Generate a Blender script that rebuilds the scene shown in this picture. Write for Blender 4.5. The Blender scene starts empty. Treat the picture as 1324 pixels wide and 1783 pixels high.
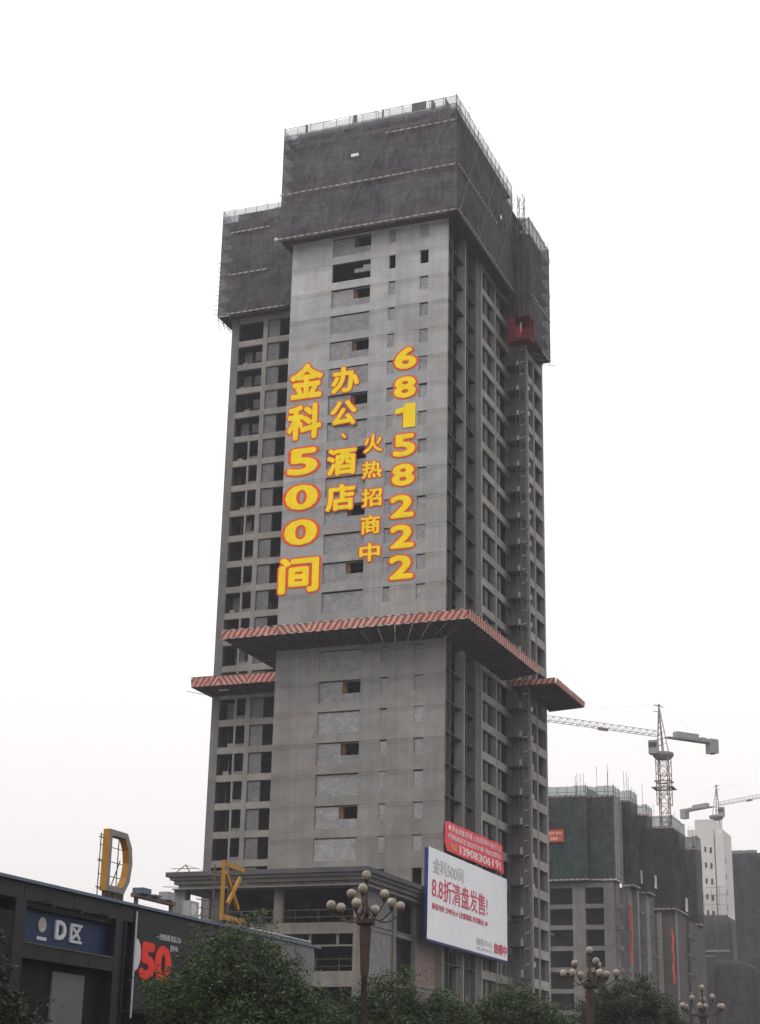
import bpy, math, random
import numpy as np
from mathutils import Matrix, Vector
random.seed(7); rng = np.random.default_rng(7)
S = bpy.context.scene
COL = S.collection

# ------------------------------------------------------------------ camera
cam = bpy.data.cameras.new('camera'); cam_ob = bpy.data.objects.new('camera', cam); COL.objects.link(cam_ob)
RX = Vector((0.93237008, 0.36095934, 0.0198593)); UP = Vector((0.10295538, -0.31779471, 0.94255329)); FW = Vector((-0.34653459, 0.87676387, 0.33346499))
M = Matrix.Identity(4)
for i, a in enumerate((RX, UP, -FW)):
    for k in range(3): M[k][i] = a[k]
M.translation = Vector((50.51, -145.16, 1.7))
cam_ob.matrix_world = M
cam.sensor_fit = 'VERTICAL'; cam.sensor_height = 24.0; cam.lens = 24.0*2924.6/1783.0
cam.clip_start = .5; cam.clip_end = 6000
S.camera = cam_ob

# ------------------------------------------------------------------ sky, sun, exposure
W = bpy.data.worlds.new('World'); S.world = W; W.use_nodes = True
nt = W.node_tree; nt.nodes.clear()
def wn(t, **k):
    n = nt.nodes.new(t)
    for a, b in k.items(): setattr(n, a, b)
    return n
out = wn('ShaderNodeOutputWorld'); mixs = wn('ShaderNodeMixShader'); b1 = wn('ShaderNodeBackground'); b2 = wn('ShaderNodeBackground')
sky = wn('ShaderNodeTexSky', sky_type='NISHITA'); sky.sun_disc = False
SUN_EL, SUN_AZ = math.radians(52), math.radians(205)
sky.sun_elevation = SUN_EL; sky.sun_rotation = SUN_AZ; sky.air_density = 2.0; sky.dust_density = 6.0
b1.inputs['Strength'].default_value = .1
nt.links.new(sky.outputs[0], b1.inputs['Color'])
geo = wn('ShaderNodeTexCoord'); sep = wn('ShaderNodeSeparateXYZ'); nt.links.new(geo.outputs['Generated'], sep.inputs[0])
mx = wn('ShaderNodeMath', operation='MAXIMUM'); mx.inputs[1].default_value = 0; nt.links.new(sep.outputs['Z'], mx.inputs[0])
ma = wn('ShaderNodeMath', operation='MULTIPLY_ADD'); ma.inputs[1].default_value = 1.0; ma.inputs[2].default_value = .93
nt.links.new(mx.outputs[0], ma.inputs[0])                     # overcast sky, brighter towards the zenith
ms = wn('ShaderNodeMath', operation='MULTIPLY'); ms.inputs[1].default_value = 1.0; nt.links.new(ma.outputs[0], ms.inputs[0])
rmp = wn('ShaderNodeValToRGB'); rmp.color_ramp.elements[0].color = (1, .935, .905, 1); rmp.color_ramp.elements[1].color = (.985, .99, 1, 1)
rmp.color_ramp.elements[1].position = .4
nt.links.new(mx.outputs[0], rmp.inputs[0]); nt.links.new(rmp.outputs[0], b2.inputs['Color']); nt.links.new(ms.outputs[0], b2.inputs['Strength'])
mixs.inputs[0].default_value = .92
nt.links.new(b1.outputs[0], mixs.inputs[1]); nt.links.new(b2.outputs[0], mixs.inputs[2]); nt.links.new(mixs.outputs[0], out.inputs['Surface'])

sun = bpy.data.lights.new('sun', 'SUN'); sun.energy = .8; sun.angle = math.radians(14); sun.color = (1, .96, .9)
sun_ob = bpy.data.objects.new('sun', sun); COL.objects.link(sun_ob)
sd = Vector((math.sin(SUN_AZ)*math.cos(SUN_EL), math.cos(SUN_AZ)*math.cos(SUN_EL), math.sin(SUN_EL)))
sun_ob.rotation_euler = sd.to_track_quat('Z', 'Y').to_euler(); sun_ob.location = (0, -60, 200)
S.view_settings.view_transform = 'Standard'; S.view_settings.look = 'None'; S.view_settings.exposure = 0.0; S.view_settings.gamma = 1.0
S.view_settings.use_curve_mapping = False
S.render.engine = 'CYCLES'
S.cycles.transparent_max_bounces = 24; S.cycles.max_bounces = 6; S.cycles.volume_bounces = 0
S.cycles.use_denoising = True

# ------------------------------------------------------------------ materials
def newmat(name):
    m = bpy.data.materials.new(name); m.use_nodes = True
    t = m.node_tree; return m, t, t.nodes['Principled BSDF']
def N(t, ty, **k):
    n = t.nodes.new(ty)
    for a, b in k.items(): setattr(n, a, b)
    return n
def noise(t, vec, scale, detail=4, rough=.6):
    n = N(t, 'ShaderNodeTexNoise'); n.inputs['Scale'].default_value = scale; n.inputs['Detail'].default_value = detail; n.inputs['Roughness'].default_value = rough
    t.links.new(vec, n.inputs['Vector']); return n.outputs['Fac']
def mapv(t, vec, sc):
    n = N(t, 'ShaderNodeMapping'); n.inputs['Scale'].default_value = sc; t.links.new(vec, n.inputs['Vector']); return n.outputs[0]
def ramp(t, fac, a, b, c0, c1):
    n = N(t, 'ShaderNodeValToRGB'); e = n.color_ramp.elements
    e[0].position = a; e[1].position = b; e[0].color = (*c0, 1); e[1].color = (*c1, 1); t.links.new(fac, n.inputs[0]); return n.outputs[0]
def mul(t, a, b, f=1.0, bt='MULTIPLY'):
    n = N(t, 'ShaderNodeMix', data_type='RGBA', blend_type=bt); n.inputs[0].default_value = f
    t.links.new(a, n.inputs[6]); t.links.new(b, n.inputs[7]); return n.outputs[2]
def g(v): return (v, v, v)
def pos(t): return N(t, 'ShaderNodeNewGeometry').outputs['Position']

def concrete(name, c, stain=.35, streak=.35, vary=.12, rough=.9, haze_and_joints=False):
    m, t, b = newmat(name); p = pos(t)
    base = ramp(t, noise(t, p, .16, 6), .3, .7, tuple(x*(1-stain*.5) for x in c), tuple(x*(1+stain*.3) for x in c))
    st = ramp(t, noise(t, mapv(t, p, (1.6, 1.6, .07)), 1.0, 5, .7), .35, .65, g(1-streak*.6), g(1.06))
    fi = ramp(t, noise(t, p, 7, 3), .3, .7, g(.86), g(1.12)); pa = ramp(t, noise(t, mapv(t, p, (.45, .45, .8)), 1, 3, .5), .42, .60, g(1), g(.88)); fi = mul(t, fi, pa)
    col = mul(t, mul(t, base, st), fi)
    warm = ramp(t, noise(t, p, .55, 4), .52, .72, (1, 1, 1), (1.09, .98, .9)); col = mul(t, col, warm)
    if haze_and_joints:      # veiling haze painted into the colour, paler with height; low storeys also browner, dustier
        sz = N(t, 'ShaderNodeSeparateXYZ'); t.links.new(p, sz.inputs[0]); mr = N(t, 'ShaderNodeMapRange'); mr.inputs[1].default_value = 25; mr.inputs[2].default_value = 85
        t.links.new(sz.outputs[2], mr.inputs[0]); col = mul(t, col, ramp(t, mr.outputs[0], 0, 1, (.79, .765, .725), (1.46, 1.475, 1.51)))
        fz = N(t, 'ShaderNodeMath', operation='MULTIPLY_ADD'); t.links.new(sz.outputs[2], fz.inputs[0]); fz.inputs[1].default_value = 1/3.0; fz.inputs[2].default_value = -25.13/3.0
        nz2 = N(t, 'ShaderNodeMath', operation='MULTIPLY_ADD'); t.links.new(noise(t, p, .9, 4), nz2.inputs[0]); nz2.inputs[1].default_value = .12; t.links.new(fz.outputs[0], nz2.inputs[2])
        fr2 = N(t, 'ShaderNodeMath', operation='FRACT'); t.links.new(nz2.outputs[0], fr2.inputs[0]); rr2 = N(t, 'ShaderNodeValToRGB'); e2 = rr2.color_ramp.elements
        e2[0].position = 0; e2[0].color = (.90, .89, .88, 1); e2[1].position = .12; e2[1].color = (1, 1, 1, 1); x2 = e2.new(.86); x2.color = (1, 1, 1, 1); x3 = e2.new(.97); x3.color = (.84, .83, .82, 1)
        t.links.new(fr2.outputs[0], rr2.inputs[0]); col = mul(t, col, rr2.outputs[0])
    if vary:
        ri = N(t, 'ShaderNodeObjectInfo').outputs['Random']; col = mul(t, col, ramp(t, ri, 0, 1, g(1-vary), g(1+vary*.6)))
    t.links.new(col, b.inputs['Base Color']); b.inputs['Roughness'].default_value = rough; b.inputs['Specular IOR Level'].default_value = .2
    bp = N(t, 'ShaderNodeBump'); bp.inputs['Strength'].default_value = .35; bp.inputs['Distance'].default_value = .04
    t.links.new(noise(t, p, 3.5, 5), bp.inputs['Height']); t.links.new(bp.outputs[0], b.inputs['Normal'])
    return m
def masonry(name, c1, c2, mortar, bw, bh, ms=.02, dirt=.3):
    m, t, b = newmat(name); p = pos(t)
    sp = N(t, 'ShaderNodeSeparateXYZ'); t.links.new(p, sp.inputs[0])
    ad = N(t, 'ShaderNodeMath', operation='ADD'); t.links.new(sp.outputs[0], ad.inputs[0]); t.links.new(sp.outputs[1], ad.inputs[1])
    cb = N(t, 'ShaderNodeCombineXYZ'); t.links.new(ad.outputs[0], cb.inputs[0]); t.links.new(sp.outputs[2], cb.inputs[1])
    br = N(t, 'ShaderNodeTexBrick'); t.links.new(cb.outputs[0], br.inputs['Vector'])
    br.inputs['Color1'].default_value = (*c1, 1); br.inputs['Color2'].default_value = (*c2, 1); br.inputs['Mortar'].default_value = (*mortar, 1)
    br.inputs['Scale'].default_value = 1; br.inputs['Brick Width'].default_value = bw; br.inputs['Row Height'].default_value = bh; br.inputs['Mortar Size'].default_value = ms
    d = ramp(t, noise(t, p, 1.3, 6, .7), .3, .7, g(1-dirt), g(1.15)); sp2 = ramp(t, noise(t, p, 9, 2), .45, .75, g(.9), g(1.3))
    col = mul(t, mul(t, br.outputs['Color'], d), sp2)
    ri = N(t, 'ShaderNodeObjectInfo').outputs['Random']; col = mul(t, col, ramp(t, ri, 0, 1, g(.85), g(1.1)))
    t.links.new(col, b.inputs['Base Color']); b.inputs['Roughness'].default_value = .95
    bp = N(t, 'ShaderNodeBump'); bp.inputs['Strength'].default_value = .5; bp.inputs['Distance'].default_value = .03; t.links.new(br.outputs['Fac'], bp.inputs['Height']); bp.invert = True
    t.links.new(bp.outputs[0], b.inputs['Normal']); return m
def paint(name, c, rough=.6, dirt=.25, scale=1.2, metal=0.0, c2=None, vary=0):
    m, t, b = newmat(name); p = pos(t)
    col = ramp(t, noise(t, p, scale, 6, .65), .3, .7, tuple(x*(1-dirt) for x in c), c2 or tuple(min(1, x*(1+dirt*.3)) for x in c))
    st = ramp(t, noise(t, mapv(t, p, (2, 2, .15)), 1.5, 4), .35, .65, g(1-dirt*.5), g(1)); col = mul(t, col, st)
    if vary:
        ri = N(t, 'ShaderNodeObjectInfo').outputs['Random']; col = mul(t, col, ramp(t, ri, 0, 1, g(1-vary), g(1+vary)))
    t.links.new(col, b.inputs['Base Color']); b.inputs['Roughness'].default_value = rough; b.inputs['Metallic'].default_value = metal; b.inputs['Specular IOR Level'].default_value = .18 if rough > .45 else .4
    return m
def netting(name, ca, cb, open_, weave=.2):
    m, t, b = newmat(name); p = pos(t); t.nodes.remove(b)
    ri = N(t, 'ShaderNodeObjectInfo').outputs['Random']
    c0 = ramp(t, ri, .25, .95, ca, cb)
    col = mul(t, c0, ramp(t, noise(t, p, .5, 6, .7), .3, .7, g(.7), g(1.25)))
    wv = ramp(t, noise(t, mapv(t, p, (.4, .4, 9)), 1, 2), .3, .7, g(1-weave), g(1+weave)); col = mul(t, col, wv)
    wv2 = ramp(t, noise(t, mapv(t, p, (4, 4, .5)), 1, 3), .3, .7, g(1-weave), g(1+weave)); col = mul(t, col, wv2)
    d = N(t, 'ShaderNodeBsdfDiffuse'); tl = N(t, 'ShaderNodeBsdfTranslucent'); tr = N(t, 'ShaderNodeBsdfTransparent')
    t.links.new(col, d.inputs[0]); t.links.new(col, tl.inputs[0])
    m1 = N(t, 'ShaderNodeMixShader'); m1.inputs[0].default_value = .35; t.links.new(d.outputs[0], m1.inputs[1]); t.links.new(tl.outputs[0], m1.inputs[2])
    m2 = N(t, 'ShaderNodeMixShader'); m2.inputs[0].default_value = open_
    t.links.new(m1.outputs[0], m2.inputs[1]); t.links.new(tr.outputs[0], m2.inputs[2]); t.links.new(m2.outputs[0], t.nodes['Material Output'].inputs[0]); return m
def stripes(name, c1, c2, period, sgn=1, axis=0):
    m, t, b = newmat(name); p = pos(t)
    sp = N(t, 'ShaderNodeSeparateXYZ'); t.links.new(p, sp.inputs[0])
    a = N(t, 'ShaderNodeMath', operation='MULTIPLY'); t.links.new(sp.outputs[2], a.inputs[0]); a.inputs[1].default_value = -.75*sgn
    s0 = N(t, 'ShaderNodeMath', operation='ADD'); t.links.new(sp.outputs[axis], s0.inputs[0]); t.links.new(a.outputs[0], s0.inputs[1])
    nz = N(t, 'ShaderNodeMath', operation='MULTIPLY_ADD'); t.links.new(noise(t, p, .7, 3), nz.inputs[0]); nz.inputs[1].default_value = .5; t.links.new(s0.outputs[0], nz.inputs[2])
    dv = N(t, 'ShaderNodeMath', operation='DIVIDE'); t.links.new(nz.outputs[0], dv.inputs[0]); dv.inputs[1].default_value = period
    fr = N(t, 'ShaderNodeMath', operation='FRACT'); t.links.new(dv.outputs[0], fr.inputs[0])
    col = ramp(t, fr.outputs[0], .42, .54, c1, c2)
    col = mul(t, col, ramp(t, noise(t, p, 1.1, 6, .7), .3, .72, g(.62), g(1.15)))
    col = mul(t, col, ramp(t, noise(t, p, .3, 3), .35, .65, (1, .9, .85), (1, 1.1, 1.05)))
    t.links.new(col, b.inputs['Base Color']); b.inputs['Roughness'].default_value = .85; return m
def leafmat(name, ca, cb, cc):
    m, t, b = newmat(name); t.nodes.remove(b)
    ri = N(t, 'ShaderNodeNewGeometry').outputs['Random Per Island']; r = N(t, 'ShaderNodeValToRGB'); e = r.color_ramp.elements
    e[0].color = (*ca, 1); e[1].color = (*cc, 1); x = e.new(.6); x.color = (*cb, 1); t.links.new(ri, r.inputs[0])
    col = mul(t, r.outputs[0], ramp(t, noise(t, pos(t), .8, 3), .3, .7, g(.7), g(1.3)))
    d = N(t, 'ShaderNodeBsdfPrincipled'); tl = N(t, 'ShaderNodeBsdfTranslucent'); d.inputs['Roughness'].default_value = .55
    t.links.new(col, d.inputs[0]); t.links.new(col, tl.inputs[0])
    m1 = N(t, 'ShaderNodeMixShader'); m1.inputs[0].default_value = .25; t.links.new(d.outputs[0], m1.inputs[1]); t.links.new(tl.outputs[0], m1.inputs[2])
    t.links.new(m1.outputs[0], t.nodes['Material Output'].inputs[0]); return m

M_WALL = concrete('shear_wall_concrete', (.292, .288, .287), stain=.42, streak=.18, vary=.09, haze_and_joints=True)
M_BEAM = concrete('beam_concrete', (.29, .278, .26), stain=.35, streak=.2, vary=.12)
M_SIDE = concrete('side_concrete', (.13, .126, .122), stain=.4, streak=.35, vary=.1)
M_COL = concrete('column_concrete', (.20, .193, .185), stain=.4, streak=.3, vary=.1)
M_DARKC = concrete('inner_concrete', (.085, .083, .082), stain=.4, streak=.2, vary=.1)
M_JOINT = concrete('joint_concrete', (.16, .15, .14), stain=.3, streak=.1, vary=.05)
M_BLOCK = masonry('grey_block', (.28, .275, .285), (.21, .207, .217), (.31, .305, .305), .4, .2, .025)
M_POD = concrete('podium_concrete', (.20, .188, .172), stain=.5, streak=.4, vary=.1)
M_FCOL = concrete('far_concrete', (.19, .18, .172), stain=.3, streak=.3, vary=.08)
M_LOWB = concrete('brownish_infill', (.085, .075, .072), stain=.4, streak=.4, vary=0)
M_BLOCK2 = masonry('dusty_block', (.18, .176, .184), (.14, .138, .145), (.20, .195, .193), .4, .2, .02)
M_RBRICK = masonry('red_brick', (.23, .135, .11), (.17, .10, .085), (.27, .23, .20), .24, .08, .012)
M_JAMB = paint('brown_jamb', (.22, .11, .055), .9, .4)
M_NET = netting('dark_net', (.150, .146, .160), (.185, .174, .188), .2, .22)
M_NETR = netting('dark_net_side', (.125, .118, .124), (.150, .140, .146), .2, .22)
M_GNET = netting('green_net', (.072, .078, .072), (.055, .105, .09), .14, .3)
M_GNET2 = netting('olive_net', (.055, .055, .052), (.06, .072, .064), .12, .25)
M_GNET3 = netting('grey_net', (.045, .045, .046), (.062, .06, .062), .12, .2)
M_BAND = netting('pale_band_net', (.30, .28, .27), (.42, .40, .39), .45, .12)
M_BAND2 = netting('grey_band_net', (.16, .155, .155), (.20, .19, .19), .25, .12)
M_TEALNET = netting('teal_net', (.05, .09, .09), (.06, .12, .12), .35, .25)
M_STEEL = paint('scaffold_steel', (.14, .12, .10), .6, .4)
M_BRACE = paint('brace_pole', (.21, .18, .13), .6, .35)
M_TOE = stripes('toe_board', (.20, .13, .125), (.42, .36, .36), .8, 1, 0)
M_TOEY = stripes('toe_board_side', (.18, .13, .12), (.36, .32, .32), .8, 1, 1)
M_STRX = stripes('fascia_stripe', (.40, .075, .065), (.62, .38, .33), .62, 1, 0)
M_STRX2 = stripes('fascia_stripe_reversed', (.38, .07, .06), (.60, .38, .33), .62, -1, 0)
M_STRY = stripes('fascia_stripe_side', (.36, .075, .065), (.56, .34, .28), .7, -1, 1)
M_RAILX = stripes('rail_marking', (.05, .045, .045), (.72, .66, .60), .9, 0, 0); M_RAILY = stripes('rail_marking_side', (.05, .045, .045), (.62, .56, .52), .9, 0, 1)
M_DECK = paint('deck_boards', (.085, .078, .072), .9, .4)
M_YEL = paint('yellow_sheet', (.97, .69, .005), .7, .13, .8)
M_RED = paint('red_outline', (.78, .085, .02), .6, .15)
M_WHITE = paint('white_vinyl', (.76, .76, .79), .5, .07, .4)
M_BLUEBOX = paint('blue_frame', (.02, .03, .16), .5, .2)
M_TGREY = paint('grey_print', (.48, .48, .49), .6, .08)
M_TRED = paint('red_print', (.60, .055, .10), .6, .08)
M_BANNER = paint('red_banner', (.74, .045, .085), .6, .14, .35, c2=(.82, .07, .085))
M_BANTXT = paint('banner_print', (.88, .62, .62), .6, .08)
M_BANTXT2 = paint('banner_print_warm', (.85, .38, .12), .6, .08)
M_ORANGE = paint('orange_cloth', (.55, .10, .05), .7, .3)
M_DKGREY = paint('dark_grey_cladding', (.016, .016, .018), .55, .25, .6)
M_DKGREY2 = paint('charcoal_wall', (.007, .007, .008), .7, .3, .6)
M_SIGNBLUE = paint('blue_sign', (.010, .027, .075), .5, .25, 1.5)
M_SIGNW = paint('white_letters', (.50, .50, .52), .5, .08)
M_EMB = paint('emblem_beige', (.36, .33, .25), .5, .3, 6)
M_ROLL = paint('grey_shutter', (.13, .125, .125), .6, .12, 1)
M_LETY = paint('yellow_letter_face', (.37, .18, .02), .5, .18, 2)
M_LETG = paint('letter_side_metal', (.21, .195, .195), .5, .25)
M_BLACKB = paint('black_billboard', (.013, .013, .015), .5, .2)
M_50 = paint('bright_red_digits', (.70, .03, .018), .5, .12)
M_GLOBE = paint('opal_globe', (.22, .155, .09), .35, .5, 4, 0.0, (.40, .35, .28))
M_POLE = paint('lamp_iron', (.055, .033, .022), .5, .35, 3)
M_CAGE = paint('red_cage', (.17, .018, .02), .6, .35, 1.5)
M_CAGED = paint('cage_door_red', (.34, .03, .03), .6, .3, 1.5)
M_LIGHTM = paint('galvanised', (.55, .55, .54), .5, .2)
M_CRANE = paint('crane_steel', (.28, .25, .24), .6, .3)
M_CRANER = paint('crane_red_steel', (.36, .23, .21), .6, .3)
M_CRANEG = paint('crane_grey', (.30, .30, .315), .6, .2)
M_PALE = paint('cream_render', (.60, .57, .55), .85, .12, .12)
M_FDARK = paint('dark_glass', (.05, .05, .055), .3, .2)
M_ASPH = paint('asphalt', (.05, .05, .052), .9, .3, .5)
M_PAVE = paint('pavement_slabs', (.17, .165, .16), .9, .25, .8)
M_GRND = paint('ground_earth', (.09, .085, .075), .95, .35, .05)
M_LINE = paint('road_paint', (.7, .7, .68), .7, .2)
M_BARK = paint('bark', (.075, .055, .04), .9, .4, 4)
M_AC = paint('appliance_white', (.30, .30, .295), .5, .15)
M_BLUEG = paint('blue_grey_box', (.10, .13, .18), .5, .2)
M_LEAF1 = leafmat('leaf_green', (.010, .016, .004), (.024, .046, .007), (.075, .118, .018))
M_LEAF2 = leafmat('leaf_dark', (.008, .012, .004), (.014, .025, .007), (.030, .052, .012))
M_GLASS, _t, _b = newmat('recess_glazing'); _b.inputs['Base Color'].default_value = (.045, .055, .058, 1); _b.inputs['Roughness'].default_value = .12

def mapmat():
    m, t, b = newmat('printed_map'); p = mapv(t, pos(t), (1, .8, 1.1))
    base = ramp(t, noise(t, p, .9, 3), .3, .7, (.075, .075, .08), (.105, .103, .105))
    blot = N(t, 'ShaderNodeValToRGB'); e = blot.color_ramp.elements; e[0].position = .49; e[1].position = .53; e[0].color = (1, 1, 1, 1); e[1].color = (.28, .28, .31, 1)
    t.links.new(noise(t, p, .62, 7, .62), blot.inputs[0]); t.links.new(mul(t, base, blot.outputs[0]), b.inputs['Base Color']); b.inputs['Roughness'].default_value = .5; return m
M_MAP = mapmat()

# ------------------------------------------------------------------ builders
class MB:
    def __init__(s): s.v = []; s.f = []; s.m = []; s.mi = 0
    def q(s, *p):
        n = len(s.v); s.v += [tuple(x) for x in p]; s.f.append(tuple(range(n, n+len(p)))); s.m.append(s.mi)
    def box(s, x0, x1, y0, y1, z0, z1):
        n = len(s.v)
        s.v += [(x0,y0,z0),(x1,y0,z0),(x1,y1,z0),(x0,y1,z0),(x0,y0,z1),(x1,y0,z1),(x1,y1,z1),(x0,y1,z1)]
        for f in ((0,3,2,1),(4,5,6,7),(0,1,5,4),(1,2,6,5),(2,3,7,6),(3,0,4,7)): s.f.append(tuple(n+i for i in f)); s.m.append(s.mi)
        return s
    def bar(s, p, q, r=.05, n=4, r2=None):
        p, q = Vector(p), Vector(q); d = (q-p)
        if d.length < 1e-6: return s
        d.normalize(); a = d.cross(Vector((0, 0, 1)))
        if a.length < .05: a = d.cross(Vector((1, 0, 0)))
        a.normalize(); b = d.cross(a); k = len(s.v); r2 = r if r2 is None else r2
        for c, rr in ((p, r), (q, r2)):
            for i in range(n):
                t = 2*math.pi*(i+.5)/n; s.v.append(tuple(c+a*math.cos(t)*rr+b*math.sin(t)*rr))
        for i in range(n):
            j = (i+1) % n; s.f.append((k+i, k+j, k+n+j, k+n+i)); s.m.append(s.mi)
        s.f.append(tuple(k+i for i in reversed(range(n)))); s.f.append(tuple(k+n+i for i in range(n))); s.m += [s.mi]*2
        return s
    def lathe(s, cx, cy, prof, n=16, sq=False):
        k = len(s.v)
        for r, z in prof:
            for i in range(n):
                t = 2*math.pi*(i+.5)/n; s.v.append((cx+r*math.cos(t), cy+r*math.sin(t), z))
        for a in range(len(prof)-1):
            for i in range(n):
                j = (i+1) % n; s.f.append((k+a*n+i, k+a*n+j, k+(a+1)*n+j, k+(a+1)*n+i)); s.m.append(s.mi)
        s.f.append(tuple(k+i for i in reversed(range(n)))); s.f.append(tuple(k+(len(prof)-1)*n+i for i in range(n))); s.m += [s.mi]*2
        return s
    def sphere(s, c, r, n=14):
        return s.lathe(c[0], c[1], [(max(.02, math.sin(math.pi*i/10))*r if 0 < i < 10 else .02*r, c[2]-r*math.cos(math.pi*i/10)) for i in range(11)], n)
    def gridwall(s, us, zs, hole, a0, a1, axis='x'):
        """wall in the us-zs plane with hole(i,j) cells left open; thickness a0..a1 on the other axis"""
        us = sorted(us); zs = sorted(zs); nu, nz = len(us)-1, len(zs)-1
        P = (lambda u, a, z: (u, a, z)) if axis == 'x' else (lambda u, a, z: (a, u, z))
        sol = [[not hole((us[i]+us[i+1])/2, (zs[j]+zs[j+1])/2) for j in range(nz)] for i in range(nu)]
        gs = lambda i, j: 0 <= i < nu and 0 <= j < nz and sol[i][j]
        for i in range(nu):
            for j in range(nz):
                if not sol[i][j]: continue
                u0, u1, z0, z1 = us[i], us[i+1], zs[j], zs[j+1]
                s.q(P(u0,a0,z0), P(u1,a0,z0), P(u1,a0,z1), P(u0,a0,z1)); s.q(P(u1,a1,z0), P(u0,a1,z0), P(u0,a1,z1), P(u1,a1,z1))
                if not gs(i-1, j): s.q(P(u0,a1,z0), P(u0,a0,z0), P(u0,a0,z1), P(u0,a1,z1))
                if not gs(i+1, j): s.q(P(u1,a0,z0), P(u1,a1,z0), P(u1,a1,z1), P(u1,a0,z1))
                if not gs(i, j-1): s.q(P(u0,a0,z0), P(u0,a1,z0), P(u1,a1,z0), P(u1,a0,z0))
                if not gs(i, j+1): s.q(P(u0,a0,z1), P(u1,a0,z1), P(u1,a1,z1), P(u0,a1,z1))
        return s
    def mesh(s, name, mats, base=(0, 0, 0), smooth=False):
        me = bpy.data.meshes.new(name); b = Vector(base)
        me.from_pydata([tuple(Vector(v)-b) for v in s.v], [], s.f)
        for m in (mats if isinstance(mats, (list, tuple)) else [mats]): me.materials.append(m)
        if any(s.m): me.polygons.foreach_set('material_index', s.m)
        if smooth: me.polygons.foreach_set('use_smooth', [True]*len(me.polygons))
        me.update(); return me
    def part(s, name, mats, parent, smooth=False, **kw):
        o = bpy.data.objects.new(name, s.mesh(name, mats, BASE.get(parent.name, (0, 0, 0)), smooth)); COL.objects.link(o); o.parent = parent
        BASE[o.name] = BASE.get(parent.name, (0, 0, 0))
        for k, v in kw.items(): o[k] = v
        return o
    def solo(s, name, mats, base, label=None, cat=None, group=None, kind=None, smooth=False):
        o = bpy.data.objects.new(name, s.mesh(name, mats, base, smooth)); COL.objects.link(o); o.location = base
        BASE[o.name] = tuple(base); tag(o, label, cat, group, kind); return o
BASE = {}
def tag(o, label=None, cat=None, group=None, kind=None):
    for k, v in (('label', label), ('category', cat), ('group', group), ('kind', kind)):
        if v: o[k] = v
def thing(name, base, label, cat, group=None):
    o = bpy.data.objects.new(name, None); COL.objects.link(o); o.location = base; o.empty_display_size = .5
    BASE[o.name] = tuple(base); tag(o, label, cat, group); return o
def inst(src, dz=0, dx=0, dy=0, parent=None, rz=None):
    c = src.copy(); COL.objects.link(c); c.parent = parent or src.parent; c.location = (src.location[0]+dx, src.location[1]+dy, src.location[2]+dz)
    return c

_gl = {}
def glyph(ch, off, ex=.02):
    k = (ch, off)
    if k not in _gl:
        c = bpy.data.curves.new('lettering', 'FONT'); c.body = ch; c.size = 1; c.offset = off; c.extrude = ex; c.resolution_u = 3
        o = bpy.data.objects.new('lettering', c); COL.objects.link(o)
        me = bpy.data.meshes.new_from_object(o.evaluated_get(bpy.context.evaluated_depsgraph_get()))
        V = np.array([v.co[:] for v in me.vertices]); F = [tuple(p.vertices) for p in me.polygons]
        bpy.data.objects.remove(o); bpy.data.curves.remove(c); bpy.data.meshes.remove(me); _gl[k] = (V, F)
    return _gl[k]
_gl.update({('1', .042): None})
def one(grow):
    p = [(.40, 0), (1.0, 0), (1.0, 1.0), (.52, 1.0), (.38, .86), (0, .80), (0, .60), (.40, .64)]
    c = np.array([(.62, .5)]); a = np.array(p); e = np.array([(-1, -1), (1, -1), (1, 1), (-.6, 1), (-.6, .9), (-1, .8), (-1, -1), (-1, -1)])
    a = a+e*np.array([.075, .05])*grow; a = (a+np.array([.075, .05]))/np.array([1.15, 1.10]); n = len(a)
    V = np.concatenate([np.c_[a, np.full(n, .02)], np.c_[a, np.full(n, -.02)]]); F = [tuple(range(n)), tuple(range(2*n-1, n-1, -1))]+[(i, i+n, (i+1) % n+n, (i+1) % n) for i in range(n)]
    return V, F
_gl[('1', .042)] = one(0); _gl[('1', .075)] = one(1); _gl[('1', 0)] = None; del _gl[('1', 0)]
def text_mb(txt, box, off, face, plane, thick=.03, ref=None, mb=None, shear=0.0):
    """lettering fitted to box (s0,s1,z0,z1), strokes thickened by `off` (glyph units); face 'x': reads along +x, faces -y; face 'y': reads along +y, faces +x"""
    own = (txt, off) in _gl and txt == '1'
    V, F = glyph(txt, off if own else 0); r = 0 if own else off; R = V if own else V; rr = r if ref is None or own else ref
    s0, s1, z0, z1 = box; lo = R.min(0)-rr; hi = R.max(0)+rr
    mb = mb or MB()
    shifts = [(0, 0)] if r < .006 else [(0, 0)]+[(r*math.cos(t*math.pi/4), r*math.sin(t*math.pi/4)) for t in range(8)]
    if r > .045: shifts += [(r*.55*math.cos(t*math.pi/4+.4), r*.55*math.sin(t*math.pi/4+.4)) for t in range(8)]
    for c, (dx, dy) in enumerate(shifts):
        n = len(mb.v)
        A = (V[:, 0]+dx-lo[0])/(hi[0]-lo[0])*(s1-s0)+s0; B = (V[:, 1]+dy-lo[1])/(hi[1]-lo[1])*(z1-z0)+z0
        if shear: B = B+(A-s0)*shear
        D = (V[:, 2]+.02)/.04*thick-c*.0009
        for a, b, d in zip(A, B, D): mb.v.append((a, plane-d, b) if face == 'x' else (plane+d, a, b))
        for f in F: mb.f.append(tuple(n+i for i in f)); mb.m.append(mb.mi)
    return mb

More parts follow.
